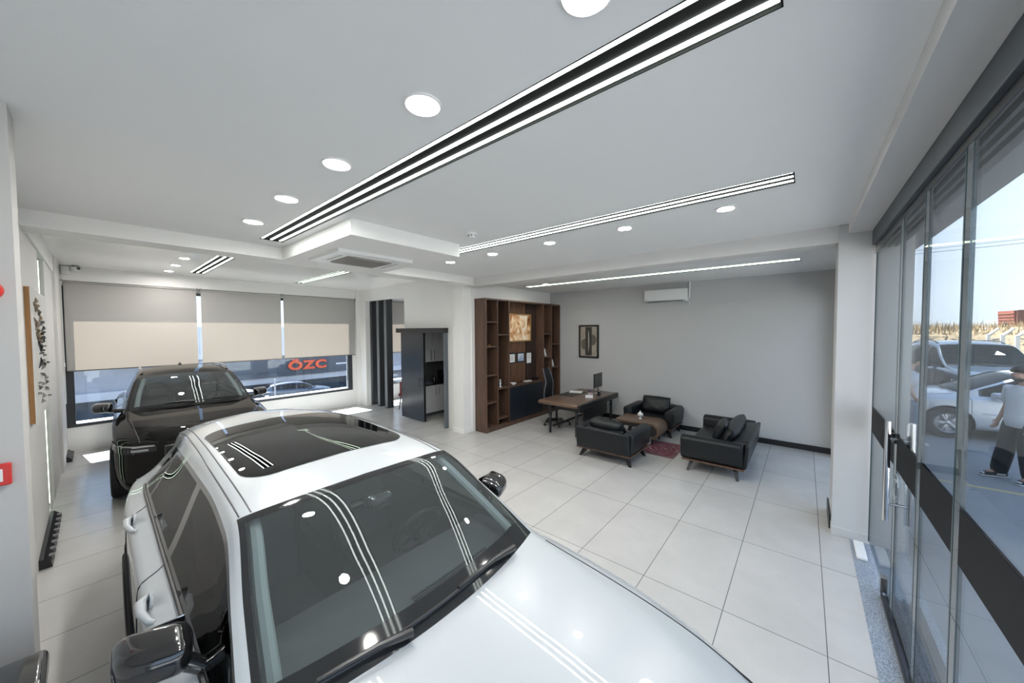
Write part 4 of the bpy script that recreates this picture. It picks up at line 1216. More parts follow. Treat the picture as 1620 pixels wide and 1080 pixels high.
prism(bm, disc, -0.292, 0.292, 'xz'); bx(bm, x0+0.05, x1-rr_, -0.28, 0.28, 0.33, 0.405)
obj('apron', bm, M['black_matte'], t, smooth=True)
for (x, y) in ((-0.40, -0.22), (-0.40, 0.22), (0.24, -0.22), (0.24, 0.22)):
    bm = bmesh.new(); lathe(bm, [(0, 0), (0.016, 0), (0.020, 0.02), (0.026, 0.08), (0.034, 0.15), (0.026, 0.17), (0.036, 0.19), (0.036, 0.33), (0, 0.33)], 18, T(x, y, 0))
    obj('leg', bm, M['black'], t, smooth=True)
t = thing('sugar_bowl', 'small white lidded bowl standing on the coffee table', 'bowl', (-2.72, 7.60, 0.451))
bm = bmesh.new(); lathe(bm, [(0, 0), (0.035, 0), (0.032, 0.008), (0.012, 0.018), (0.012, 0.03), (0.045, 0.05), (0.062, 0.085), (0.058, 0.10), (0.05, 0.10), (0, 0.09)], 24)
obj('bowl', bm, M['porcelain'], t, smooth=True)
bm = bmesh.new(); lathe(bm, [(0.06, 0.102), (0.045, 0.125), (0.018, 0.14), (0.008, 0.148), (0.016, 0.16), (0.010, 0.172), (0, 0.174)], 24)
obj('lid', bm, M['porcelain'], t, smooth=True)
# ---- rug
def rug_mat():
    mt, t, p = new_mat('rug_pattern')
    co = t.nodes.new('ShaderNodeTexCoord'); mp = t.nodes.new('ShaderNodeMapping'); mp.inputs['Scale'].default_value = (1, 1, 0)
    v = t.nodes.new('ShaderNodeTexVoronoi'); v.inputs['Scale'].default_value = 16
    n = t.nodes.new('ShaderNodeTexWave'); n.wave_type = 'RINGS'; n.rings_direction = 'SPHERICAL'; n.inputs['Scale'].default_value = 3.2; n.inputs['Distortion'].default_value = 2.5
    rp = t.nodes.new('ShaderNodeValToRGB'); el = rp.color_ramp.elements
    el[0].position = 0.2; el[0].color = (0.10, 0.015, 0.03, 1); el[1].position = 0.9; el[1].color = (0.28, 0.20, 0.19, 1)
    q = el.new(0.5); q.color = (0.20, 0.03, 0.05, 1); q = el.new(0.7); q.color = (0.12, 0.09, 0.12, 1)
    mx = t.nodes.new('ShaderNodeMix'); mx.data_type = 'FLOAT'; mx.inputs[0].default_value = 0.45
    t.links.new(co.outputs['Object'], mp.inputs[0]); t.links.new(mp.outputs[0], v.inputs['Vector']); t.links.new(mp.outputs[0], n.inputs['Vector'])
    t.links.new(v.outputs['Distance'], mx.inputs[3]); t.links.new(n.outputs['Fac'], mx.inputs[2]); t.links.new(mx.outputs[0], rp.inputs[0])
    t.links.new(rp.outputs[0], p.inputs['Base Color']); p.inputs['Roughness'].default_value = 0.95
    return mt
bm = box(-0.31, 0.31, -0.46, 0.46, 0, 0.006)
t = obj('rug', bm, rug_mat(), loc=(-2.13, 7.25, 0.001)); tag(t, 'small red and mauve patterned rug beside the coffee table', 'rug')
bm = bmesh.new()
for (a, b, c, d_) in ((-0.31, 0.31, -0.46, -0.41), (-0.31, 0.31, 0.41, 0.46), (-0.31, -0.27, -0.41, 0.41), (0.27, 0.31, -0.41, 0.41)): bx(bm, a, b, c, d_, 0.006, 0.0075)
obj('border', bm, speckle('rug_border', (0.09, 0.05, 0.07), (0.22, 0.14, 0.13), 30, 0.95), t)

# ---- desk
t = thing('desk', 'brown executive desk with turned black legs before the bookcase', 'desk', (-4.26, 7.72, 0))
bm = bmesh.new()
end = [(-1.02, 0.665), (-1.035, 0.69), (-1.03, 0.725), (-1.0, 0.745), (-0.9, 0.75), (0.98, 0.75), (1.02, 0.74), (1.02, 0.66), (0.9, 0.69), (-0.86, 0.69), (-0.93, 0.665)]
prism(bm, end, -0.54, 0.50, 'yz', bev=0.006)
obj('desk_top', bm, M['desk_wood'], t, smooth=True)
obj('side_band', box(0.50, 0.56, -1.03, 1.03, 0.62, 0.750, bev=0.02), M['black'], t)
obj('desk_pad', box(-0.50, -0.08, -0.25, 0.55, 0.750, 0.756, bev=0.002), mat('desk_pad_leather', (0.035, 0.03, 0.028), 0.5), t)
obj('apron', box(-0.44, 0.44, -0.86, 0.90, 0.56, 0.69), M['black'], t)
bm = bmesh.new()
pp = [(-0.62, 0.65), (-0.62, 0.30)] + [(-0.55+1.1*k/12, 0.30-0.12*math.sin(math.pi*k/12)*(0.6)) for k in range(13)] + [(0.62, 0.30), (0.62, 0.65)]
prism(bm, pp, 0.40, 0.43, 'yz'); obj('modesty_panel', bm, M['black'], t)
obj('stretcher', box(-0.30, -0.27, -0.78, 0.84, 0.10, 0.14), M['black'], t)
for (x, y) in ((-0.27, -0.92), (0.40, -0.88), (-0.30, 0.90), (0.40, 0.92)):
    bm = bmesh.new(); lathe(bm, [(0, 0), (0.026, 0), (0.03, 0.01), (0.032, 0.30), (0.030, 0.36), (0.040, 0.37), (0.028, 0.39), (0.043, 0.45), (0.028, 0.50), (0.042, 0.52), (0.030, 0.54), (0.04, 0.56), (0.04, 0.68), (0, 0.68)], 20, T(x, y, 0))
    obj('leg', bm, M['black'], t, smooth=True)
# ---- things on the desk
t = thing('monitor', 'slim computer monitor turned sideways on the desk', 'monitor', (-4.06, 8.28, 0.7505), R(4))
obj('screen_panel', box(-0.012, 0.018, -0.25, 0.25, 0.17, 0.52, bev=0.006), M['screen'], t)
bm = bmesh.new(); bx(bm, -0.014, 0.02, -0.256, 0.256, 0.125, 0.168, bev=0.004); bx(bm, -0.014, 0.02, 0.251, 0.262, 0.168, 0.525, bev=0.003)
obj('bezel', bm, M['steel'], t)
bm = bmesh.new(); bx(bm, 0.0, 0.03, -0.04, 0.04, 0.01, 0.16, bev=0.004); bx(bm, -0.09, 0.09, -0.11, 0.11, 0, 0.012, bev=0.004)
obj('stand', bm, M['steel'], t)
tag(obj('paper_stack', box(-0.16, 0.16, -0.11, 0.11, 0, 0.025, bev=0.003), M['paper'], loc=(-4.56, 8.05, 0.757), rotz=R(20)), 'white stack of paper lying on the dark desk pad', 'paper stack')
bm = bmesh.new()
bx(bm, -0.09, 0.09, -0.035, -0.03, 0, 0.07, bev=0.002); bx(bm, -0.09, 0.09, 0.03, 0.035, 0, 0.05, bev=0.002); bx(bm, -0.09, 0.09, -0.03, 0.03, 0, 0.006)
for k in range(6): bx(bm, -0.05, 0.05, -0.02+k*0.008, -0.016+k*0.008, 0.006, 0.06)
tag(obj('card_holder', bm, M['porcelain'], loc=(-3.97, 7.64, 0.7505), rotz=R(30)), 'small white card holder on the desk near its black edge', 'card holder')
t = thing('pen_cup', 'black pen cup with pens on the desk before the monitor', 'pen holder', (-3.90, 8.02, 0.7505))
bm = bmesh.new(); lathe(bm, [(0, 0), (0.04, 0), (0.042, 0.10), (0.038, 0.10), (0.036, 0.008), (0, 0.008)], 20); obj('cup', bm, M['black'], t, smooth=True)
for k in range(5):
    a = k*1.3; bm = bmesh.new(); tube(bm, [(0.01*math.cos(a), 0.01*math.sin(a), 0.02), (0.04*math.cos(a), 0.04*math.sin(a), 0.17)], 0.005, 6)
    obj('pen', bm, [M['chrome'], M['porcelain'], M['black'], M['steel'], M['maroon']][k], t)
bm = bmesh.new()
for k in range(7):
    a = k*0.9; tube(bm, [(0, 0, 0.05), (0.03*math.cos(a), 0.03*math.sin(a), 0.11), (0.07*math.cos(a), 0.07*math.sin(a), 0.15)], [0.004, 0.006, 0.002], 5)
t = thing('small_plant', 'little dark purple plant in a cup on the desk', 'plant', (-4.12, 7.96, 0.7505))
obj('foliage', bm, mat('purple_leaf', (0.10, 0.05, 0.12), 0.6), t)
bm = bmesh.new(); lathe(bm, [(0, 0), (0.03, 0), (0.04, 0.06), (0.035, 0.06), (0, 0.05)], 18); obj('cup', bm, M['porcelain'], t, smooth=True)
small_jar('mug', 'small pinkish mug on the desk between the card holder and the pen cup', 'mug', (-4.02, 7.86, 0.7505), [(0, 0), (0.035, 0), (0.038, 0.08), (0.034, 0.08), (0.032, 0.01), (0, 0.01)], mat('pink_glaze', (0.5, 0.35, 0.36), 0.3))
# ---- office chair
t = thing('office_chair', 'black high-back office chair on castors behind the desk', 'chair', (-4.78, 7.46, 0), R(8))
bm = bmesh.new()
N = 10
prof = [(-0.22, 0.50), (-0.27, 0.62), (-0.285, 0.78), (-0.26, 0.95), (-0.25, 1.08), (-0.30, 1.25), (-0.36, 1.42)]
gr = []
for k, (x, z) in enumerate(prof):
    hw_ = [0.20, 0.235, 0.25, 0.24, 0.20, 0.19, 0.15][k]
    gr.append([bm.verts.new((x+0.05*(abs(q)/5)**2, hw_*q/5, z+(0.0 if k < 6 else -0.02*(q/5)**2))) for q in range(-5, 6)])
for a, b in zip(gr, gr[1:]):
    for q in range(10): bm.faces.new((a[q], a[q+1], b[q+1], b[q]))
r_ = bmesh.ops.solidify(bm, geom=bm.faces[:], thickness=0.035)
o = obj('backrest', bm, mat('chair_mesh', (0.03, 0.03, 0.033), 0.45, noise=0.2, nscale=60), t, smooth=True)
bm = bmesh.new()
for sg in (-1, 1):
    tube(bm, [(x+0.055, sg*h_, z) for (x, z), h_ in zip(prof, [0.20, 0.235, 0.25, 0.24, 0.20, 0.19, 0.15])], 0.012, 8)
obj('back_frame', bm, M['alu'], t, smooth=True)
bm = box(-0.25, 0.24, -0.25, 0.25, 0.44, 0.53, bev=0.035, seg=4); obj('seat', bm, M['leather'], t, smooth=True)
for sg in (-1, 1):
    bm = bmesh.new(); tube(bm, [(-0.12, sg*0.24, 0.45), (-0.05, sg*0.31, 0.47), (-0.02, sg*0.31, 0.64)], 0.014, 8); bx(bm, -0.14, 0.12, sg*0.31-0.03, sg*0.31+0.03, 0.64, 0.665, bev=0.01)
    obj('armrest', bm, M['black'], t, smooth=True)
bm = bmesh.new(); lathe(bm, [(0, 0.10), (0.045, 0.10), (0.045, 0.16), (0.028, 0.17), (0.028, 0.36), (0.07, 0.42), (0.07, 0.44), (0, 0.44)], 18)
obj('gas_lift', bm, M['black'], t, smooth=True)
for k in range(5):
    a = k*2*math.pi/5+0.3
    bm = bmesh.new(); tube(bm, [(0.03*math.cos(a), 0.03*math.sin(a), 0.13), (0.32*math.cos(a), 0.32*math.sin(a), 0.085)], [0.028, 0.018], 8)
    lg = obj('leg', bm, M['black'], t, smooth=True)
    bm = bmesh.new()
    for s_ in (-0.016, 0.016):
        lathe(bm, [(0, -0.009), (0.027, -0.009), (0.029, 0), (0.027, 0.009), (0, 0.009)], 16, T(0.33*math.cos(a), 0.33*math.sin(a), 0.03, a) @ Matrix.Translation((0, s_, 0)) @ Matrix.Rotation(R(90), 4, 'X'))
    tube(bm, [(0.33*math.cos(a), 0.33*math.sin(a), 0.03), (0.32*math.cos(a), 0.32*math.sin(a), 0.085)], 0.009, 6)
    obj('castor', bm, M['black'], lg, smooth=True)

# ---- on the back wall
art = swirl_mat('dark_art', [(0.35, (0.30, 0.26, 0.21)), (0.6, (0.42, 0.37, 0.30))], 5, 1.0, 5.0)
t = picture('framed_print', 'tall black-framed print with a dark vertical form on the back wall', 'picture', 'y', -4.96, -4.355, 1.60, 2.52, YB-0.001, 0.035, 0.045, M['black'], art)
yb = YB-0.001-0.0215
bm = box(-4.76, -4.56, yb-0.0012, yb, 1.67, 2.46); obj('print_band', bm, mat('art_dark', (0.05, 0.045, 0.04), 0.6), t)
for (cx, cz) in ((-4.795, 1.98), (-4.525, 2.10)):
    bm = bmesh.new(); prism(bm, [(cx+0.10*math.cos(a), cz+0.15*math.sin(a)) for a in [R(15*k) for k in range(24)]], yb-0.001, yb, 'xz'); obj('print_shape', bm, mat('art_mid', (0.13, 0.115, 0.095), 0.6), t)
bm = bmesh.new(); prism(bm, [(-4.665, 1.74), (-4.642, 1.9), (-4.64, 2.1), (-4.655, 2.32), (-4.672, 2.37), (-4.672, 2.2), (-4.668, 2.0)], yb-0.0024, yb-0.0012, 'xz'); obj('print_highlight', bm, mat('art_light', (0.45, 0.43, 0.38), 0.6), t)
t = thing('split_air_conditioner', 'white split air conditioner high on the grey back wall', 'air conditioner', (-2.575, YB, 3.04))
pl = [(-0.21, 0.04), (-0.225, 0.10), (-0.22, 0.27), (-0.20, 0.30), (0, 0.30), (0, 0.0), (-0.12, 0.0)]
bm = bmesh.new(); prism(bm, pl, -0.47, 0.47, 'yz', bev=0.008); obj('housing', bm, M['white'], t, smooth=True)
obj('outlet_flap', box(-0.40, 0.40, -0.20, -0.13, 0.004, 0.02), M['alu'], t)
obj('badge', box(-0.43, -0.40, -0.2265, -0.2245, 0.06, 0.07), M['alu'], t)
bm = bmesh.new(); tube(bm, [(0.50, -0.02, 0.46), (0.50, -0.025, 0.10), (0.47, -0.05, 0.06), (0.44, -0.06, 0.05)], 0.017, 10); tube(bm, [(0.47, -0.03, 0.03), (0.50, -0.02, -0.03), (0.51, -0.015, -0.09)], 0.008, 8)
obj('pipe', bm, M['white'], t, smooth=True)

# ---- side wall picture, alarm, floor strips
t = thing('canvas_picture', 'large thick white canvas with dark relief strokes on the left side wall', 'picture', (-6.62, -0.42, 2.17))
obj('canvas_edge', box(-0.86, 0.86, 0.001, 0.035, -0.67, 0.67), M['brown_edge'], t)
obj('canvas_front', box(-0.86, 0.86, 0.035, 0.040, -0.67, 0.67), mat('canvas_white', (0.62, 0.61, 0.59), 0.8, noise=0.08, nscale=9, bump=0.3, bscale=12), t)
rnd = random.Random(3)
for (n_, xr, zr, mm_, ln) in ((16, (-0.2, 0.35), (-0.15, 0.35), M['black_matte'], 0.14), (14, (0.1, 0.6), (0.1, 0.55), mat('stroke_tan', (0.28, 0.22, 0.15), 0.8), 0.10), (22, (-0.6, 0.65), (-0.6, 0.2), mat('stroke_grey', (0.22, 0.20, 0.18), 0.8), 0.06)):
    bm = bmesh.new()
    for k in range(n_):
        x = rnd.uniform(*xr); z = rnd.uniform(*zr); a = rnd.uniform(-0.5, 0.5)
        tube(bm, [(x-ln*math.cos(a), 0.042, z-ln*math.sin(a)), (x, 0.056, z), (x+ln*math.cos(a), 0.042, z+ln*math.sin(a))], [0.004, 0.012, 0.003], 6)
    obj('relief_strokes', bm, mm_, t, smooth=True)
t = thing('fire_alarm', 'red fire alarm call point on the white pillar at the left edge', 'fire alarm', (-3.139, -0.355, 1.675))
bm = bmesh.new(); bx(bm, 0, 0.03, -0.065, 0.065, -0.055, 0.055, bev=0.006); obj('case', bm, M['red'], t)
bm = box(0.0305, 0.034, -0.040, 0.040, -0.032, 0.032, bev=0.001); pl_ = obj('plate', bm, M['paper'], t)
bm = bmesh.new(); lathe(bm, [(0, 0), (0.007, 0), (0.007, 0.002), (0, 0.002)], 14, T(0.034, 0, 0.0, 0, 0, R(90))); bx(bm, 0.034, 0.0352, -0.03, -0.012, -0.003, 0.003); bx(bm, 0.034, 0.0352, 0.012, 0.03, -0.003, 0.003)
obj('mark', bm, M['black'], pl_)
bm = bmesh.new(); lathe(bm, [(0, 0.05), (0.03, 0.048), (0.045, 0.03), (0.05, 0), (0, 0)], 24, T(-3.139, -0.335, 2.61, 0, 0, R(90)))
tag(obj('alarm_bell', bm, M['red'], smooth=True), 'round red alarm sounder high on the white pillar, cut by the frame', 'alarm')
def slot_strip(x0, x1, y0, label):
    t = thing('floor_vent_strip', label, 'vent', (0, 0, 0))
    bm = bmesh.new(); prism(bm, [(y0, 0), (y0+0.085, 0), (y0+0.075, 0.055), (y0+0.03, 0.10), (y0, 0.10)], x0, x1, 'yz')
    obj('body', bm, M['black'], t)
    bm = bmesh.new(); n_ = max(2, int((x1-x0)/0.17))
    for k in range(n_):
        xx = x0+0.06+k*(x1-x0-0.06)/n_
        bx(bm, xx, xx+0.06, y0+0.045, y0+0.092, 0.03, 0.075)
    obj('slots', bm, mat('slot_grey', (0.16, 0.16, 0.16), 0.5), t)
slot_strip(-7.38, -5.86, -0.419, 'long black slotted strip on the floor along the left wall')
slot_strip(-11.0, -10.35, -0.399, 'short black slotted strip on the floor by the window corner')
t = thing('office_machine', 'black glossy machine cut off at the bottom left corner', 'machine', (-2.62, -0.42, 0))
obj('cabinet', box(-0.26, 0.26, -0.30, 0.22, 0, 0.74, bev=0.02), M['black'], t)
obj('top_cover', box(-0.25, 0.25, -0.29, 0.235, 0.74, 0.84, bev=0.03, seg=3), M['black_gloss'], t, smooth=True)
obj('trim_strip', box(0.02, 0.22, 0.205, 0.222, 0.825, 0.846, bev=0.004), M['steel'], t)
bm = bmesh.new(); lathe(bm, [(0, 0.005), (0.05, 0.012), (0.07, 0.0), (0, 0)], 20, T(0.262, 0.10, 0.78, 0, 0, R(80))); obj('knob', bm, M['chrome'], t, smooth=True)

# ---- dark fins, barn door, kitchen, back room
for k, x in enumerate((-10.72, -10.30, -9.86)):
    bm = box(-0.08, 0.08, -0.10, 0.10, 0.0, 3.44, bev=0.004)
    o = obj('partition_fin', bm, M['fin'], loc=(x, 5.84, 0.0))
    tag(o, 'tall dark vertical fin of the open partition, %s' % ('left of three', 'middle of three', 'right of three')[k], 'partition fin', None)
    bm = box(-0.06, 0.06, -0.103, -0.099, 0.03, 3.42); obj('lit_face', bm, mat('fin_lit', (0.17, 0.18, 0.19), 0.4), o)  # light on the fin's front face put into a paler grey
t = thing('barn_door', 'dark sliding barn door hanging from a black rail box', 'door', (0, 0, 0))
obj('door_leaf', box(-8.55, -7.54, 5.44, 5.49, 0.02, 2.33, bev=0.003), M['barn'], t)
bm = bmesh.new(); bx(bm, -8.70, -6.64, 5.38, 5.53, 2.33, 2.45, bev=0.004); obj('rail_box', bm, M['black'], t)
bm = bmesh.new(); tube(bm, [(-7.64, 5.44, 1.13), (-7.64, 5.38, 1.13), (-7.64, 5.38, 0.95), (-7.64, 5.44, 0.95)], 0.010, 8); obj('door_handle', bm, M['black'], t)
obj('edge_strip', box(-7.54, -7.52, 5.435, 5.495, 0.02, 2.33), M['black'], t)
obj('groove', box(-8.2, -7.56, 5.4385, 5.4395, 0.0, 0.004, mtx=T(0, 0, 0)), M['black'], t)
o = struct('trim_14', box(-6.72, -6.66, 5.44, 5.53, 0.0, 2.33), M['alu'], 'dark frame post beside the kitchen opening')
o = struct('trim_15', box(-6.78, -6.72, 5.50, 5.70, 0.0, 2.33), M['white'], 'white kitchen opening jamb')
t = thing('kitchen_base_cabinet', 'white kitchen base cabinet seen through the sliding door opening', 'cabinet', (0, 0, 0))
obj('carcass', box(-8.50, -7.97, 5.75, 8.4, 0.10, 0.86), M['cab_white'], t); obj('plinth', box(-8.50, -8.02, 5.75, 8.4, 0, 0.10), M['alu'], t)
for k in range(6):
    y = 5.76+k*0.44
    dd = obj('door', box(-7.97, -7.95, y, y+0.43, 0.11, 0.85, bev=0.002), M['cab_white'], t)
    bm = bmesh.new(); yh = y+(0.38 if k % 2 == 0 else 0.05); tube(bm, [(-7.95, yh, 0.60), (-7.925, yh, 0.60), (-7.925, yh, 0.80), (-7.95, yh, 0.80)], 0.006, 6); obj('handle', bm, M['black'], dd)
tag(obj('worktop', box(-8.50, -7.93, 5.75, 8.4, 0.862, 0.90, bev=0.004), M['black_gloss']), 'black worktop on the white kitchen cabinets', 'worktop')
t = thing('kitchen_wall_cabinet', 'white kitchen wall cabinet above the black worktop', 'cabinet', (0, 0, 0))
obj('carcass', box(-8.50, -8.17, 5.75, 8.4, 1.50, 2.32), M['cab_white'], t)
for k in range(6):
    y = 5.76+k*0.44
    dd = obj('door', box(-8.17, -8.15, y, y+0.43, 1.50, 2.32, bev=0.002), M['cab_white'], t)
    bm = bmesh.new(); yh = y+(0.38 if k % 2 == 0 else 0.05); tube(bm, [(-8.15, yh, 1.55), (-8.125, yh, 1.55), (-8.125, yh, 1.83), (-8.15, yh, 1.83)], 0.006, 6); obj('handle', bm, M['black'], dd)
obj('splash_panel', box(-8.499, -8.485, 5.75, 8.4, 0.902, 1.498), mat('splash_grey', (0.10, 0.10, 0.10), 0.4)).parent = t
t = thing('coffee_machine', 'black coffee machine on the kitchen worktop', 'coffee machine', (-8.20, 6.62, 0.901))
bm = bmesh.new(); bx(bm, -0.14, 0.12, -0.11, 0.11, 0, 0.05, bev=0.01); bx(bm, -0.14, -0.02, -0.11, 0.11, 0.05, 0.30, bev=0.015); bx(bm, -0.14, 0.12, -0.11, 0.11, 0.24, 0.33, bev=0.02)
obj('body', bm, M['black'], t, smooth=True)
bm = bmesh.new(); lathe(bm, [(0, 0), (0.045, 0), (0.055, 0.06), (0.05, 0.12), (0.03, 0.13), (0, 0.13)], 18, T(0.05, 0, 0.055)); tube(bm, [(0.05, 0.05, 0.08), (0.05, 0.10, 0.10), (0.05, 0.05, 0.15)], 0.008, 6)
obj('jug', bm, M['black_gloss'], t, smooth=True)
small_jar('kettle', 'dark kettle on the worktop nearest the door opening', 'kettle', (-8.12, 6.22, 0.901), [(0, 0), (0.07, 0), (0.075, 0.03), (0.06, 0.15), (0.03, 0.19), (0.01, 0.20), (0.012, 0.22), (0, 0.225)], M['black_gloss'])
tag(obj('tray', box(-8.16, -7.98, 5.95, 6.08, 0.901, 0.93, bev=0.006), M['alu']), 'small metal tray at the near end of the worktop', 'tray')
# back room table and chairs
t = thing('meeting_table', 'white-edged table in the back room past the dark fins', 'table', (-10.15, 6.75, 0))
obj('table_top', box(-0.6, 0.6, -0.5, 0.5, 0.70, 0.75, bev=0.006), M['cab_white'], t)
for sx in (-1, 1):
    for sy in (-1, 1):
        bm = bmesh.new(); tube(bm, [(sx*0.52, sy*0.42, 0), (sx*0.52, sy*0.42, 0.70)], 0.02, 10); obj('leg', bm, M['black'], t)
def velvet_chair(label, loc, rz):
    t = thing('velvet_chair', label, 'chair', loc, rz)
    obj('seat', box(-0.25, 0.25, -0.25, 0.25, 0.40, 0.50, bev=0.04, seg=3), M['maroon'], t, smooth=True)
    bm = bmesh.new()
    pts_o = [(0.29*math.cos(a), 0.29*math.sin(a)) for a in [R(10+16*k) for k in range(11)]]; pts_i = [(0.23*math.cos(a), 0.23*math.sin(a)) for a in [R(10+16*k) for k in range(11)]][::-1]
    prism(bm, pts_o+pts_i, 0.42, 0.84, 'xy', bev=0.015); obj('backrest', bm, M['maroon'], t, smooth=True)
    for sx in (-1, 1):
        for sy in (-1, 1):
            bm = bmesh.new(); tube(bm, [(sx*0.18, sy*0.18, 0.41), (sx*0.23, sy*0.23, 0)], [0.018, 0.010], 8); obj('leg', bm, M['black'], t)
velvet_chair('maroon velvet chair in the back room, nearer the sliding door', (-9.15, 6.85, 0), R(-90))
velvet_chair('maroon velvet chair in the back room, behind the white table edge', (-10.0, 7.62, 0), R(0))
velvet_chair('maroon velvet chair at the near side of the back room table', (-9.15, 6.10, 0), R(180))

# ================================================================== OUTSIDE
# shopfront side
struct('trim_16', box(0.86, 70, -25, 110, -0.20, -0.03), M['concrete'], 'grey pavement')
bm = bmesh.new(); bx(bm, 0.74, 1.20, -8, 24, 3.52, 3.95); bx(bm, 0.74, 1.20, -8, 24, 3.95, 4.3)
struct('trim_17', bm, mat('canopy_grey', (0.17, 0.18, 0.20), 0.6, noise=0.06, nscale=1), 'grey underside of the canopy over the shopfront')
bm = bmesh.new(); bx(bm, -11.6, 0.60, 9.2, 24, -0.2, 4.3); bx(bm, 0.60, 0.80, 9.2, 24, -0.2, 3.52)
struct('wall_neighbour', bm, M['facade'])
bm = bmesh.new(); bx(bm, 1.5, 40, 8.55, 8.63, -0.03, -0.028)
tag(obj('painted_line', bm, M['stripe']), 'faint yellow line painted across the outdoor pavement', 'line')

hatch = suv(H=1.52, L=4.3, hw=0.88, base=-1.10, top=-1.95)
hatch.update(belt=[(0, 0.70), (-0.2, 0.80), (-0.6, 0.90), (-1.10, 0.95), (-2.4, 0.97), (-3.6, 1.0), (-4.3, 0.98)],
    hood=[(0, 0.76), (-0.08, 0.82), (-0.3, 0.88), (-0.7, 0.95), (-1.10, 1.0)],
    roof=[(-1.10, 1.0), (-1.52, 1.24), (-1.95, 1.44), (-2.25, 1.50), (-2.85, 1.52), (-3.55, 1.46), (-3.9, 1.38), (-4.12, 1.17), (-4.3, 0.99)],
    rail_z_h=[(0, 0.74), (-0.25, 0.85), (-0.7, 0.92), (-1.10, 0.97)], edge_z_h=[(0, 0.75), (-0.25, 0.87), (-0.7, 0.94), (-1.10, 0.985)],
    rail_z=[(-1.10, 0.97), (-1.52, 1.18), (-1.95, 1.36), (-2.55, 1.41), (-3.4, 1.38), (-3.9, 1.27), (-4.3, 0.985)],
    edge_z=[(-1.10, 0.985), (-1.52, 1.21), (-1.95, 1.40), (-2.55, 1.465), (-3.4, 1.43), (-3.9, 1.33), (-4.3, 0.985)],
    rail_y_h=[(0, 0.45), (-0.5, 0.62), (-1.10, 0.74)], edge_y_h=[(0, 0.34), (-0.5, 0.54), (-1.10, 0.70)],
    rail_y=[(-1.10, 0.74), (-1.5, 0.70), (-1.95, 0.64), (-2.55, 0.61), (-3.5, 0.60), (-3.9, 0.60), (-4.3, 0.60)],
    edge_y=[(-1.10, 0.70), (-1.5, 0.66), (-1.95, 0.59), (-2.55, 0.56), (-3.5, 0.55), (-3.9, 0.54), (-4.3, 0.54)],
    wheels=(-0.82, -3.42), wheel_r=0.33, wheel_y=0.79, win=(-1.30, -3.88), bpillar=-2.35, cpillar=-3.30, mirror=(-1.50, 0.97, 1.0), handles=(-2.15, -3.15),
    doorlines=(-1.15, -2.40, -3.35), hood_y=0.68, black_a=False, glass=M['side_glass'], wglass=M['dark_screen'], mirror_mat=M['car_silver'], rear_glass=(-3.92, -4.26))
carA, SA, _ = make_car('car', 'silver-white hatchback standing outside behind the man by the glass', hatch, (1.58, 12.85, -0.03), math.pi+R(4), M['car_silver'], detail=False)
for sg in (-1, 1):
    front_lamp(SA, carA, 0.42, 0.85, 0.60, 0.76, sg, M['lamp_clear'])
bm = bmesh.new()
for sg in (-1, 1): tube(bm, [SA.side(x, 2.2, sg)+Vector((0, 0.005*sg, 0)) for x in np.linspace(-1.3, -3.2, 14)], 0.016, 6)
obj('side_moulding', bm, M['car_silver'], carA)
carB, SB, _ = make_car('car', 'dark blue van-like car outside behind the silver-white hatchback', suv(H=1.78, L=4.6) | dict(wglass=M['dark_screen']), (4.35, 14.9, -0.03), R(-82), M['car_navy'], detail=False); carB.scale = (1.13, 1.13, 1.13)
for sg in (-1, 1):
    bm = bmesh.new()
    pts = [SB.at(x, 0.60*sg)+Vector((0, 0, 0.045)) for x in np.linspace(-2.42, -4.0, 10)]; pts[0].z -= 0.045; pts[-1].z -= 0.045
    tube(bm, pts, 0.02, 6); obj('roof_rail', bm, M['black_gloss'], carB, smooth=True)
    front_lamp(SB, carB, 0.48, 0.935, 0.74, 0.875, sg, M['lamp_clear'])
p = SB.at(-1.9, 0.25)
bm = bmesh.new(); prism(bm, [(-0.09, -0.06), (0.09, -0.06), (0.0, 0.10)], -0.004, 0.004, 'yz'); bmesh.ops.transform(bm, matrix=T(p.x+0.03, p.y, p.z+0.02, 0, 0, R(-55)), verts=bm.verts[:])
obj('sticker', bm, M['paper'], carB)
carC, SC, _ = make_car('car', 'dark grey car outside seen through the leftmost glass leaf', hatch | dict(mirror_mat=M['black_gloss']), (0.98, 16.3, -0.03), R(-88), paint('car_paint_grey', (0.08, 0.10, 0.12), 0.3), detail=False)
front_lamp(SC, carC, 0.42, 0.85, 0.60, 0.76, 1, M['lamp_clear']); front_lamp(SC, carC, 0.42, 0.85, 0.60, 0.76, -1, M['lamp_clear'])

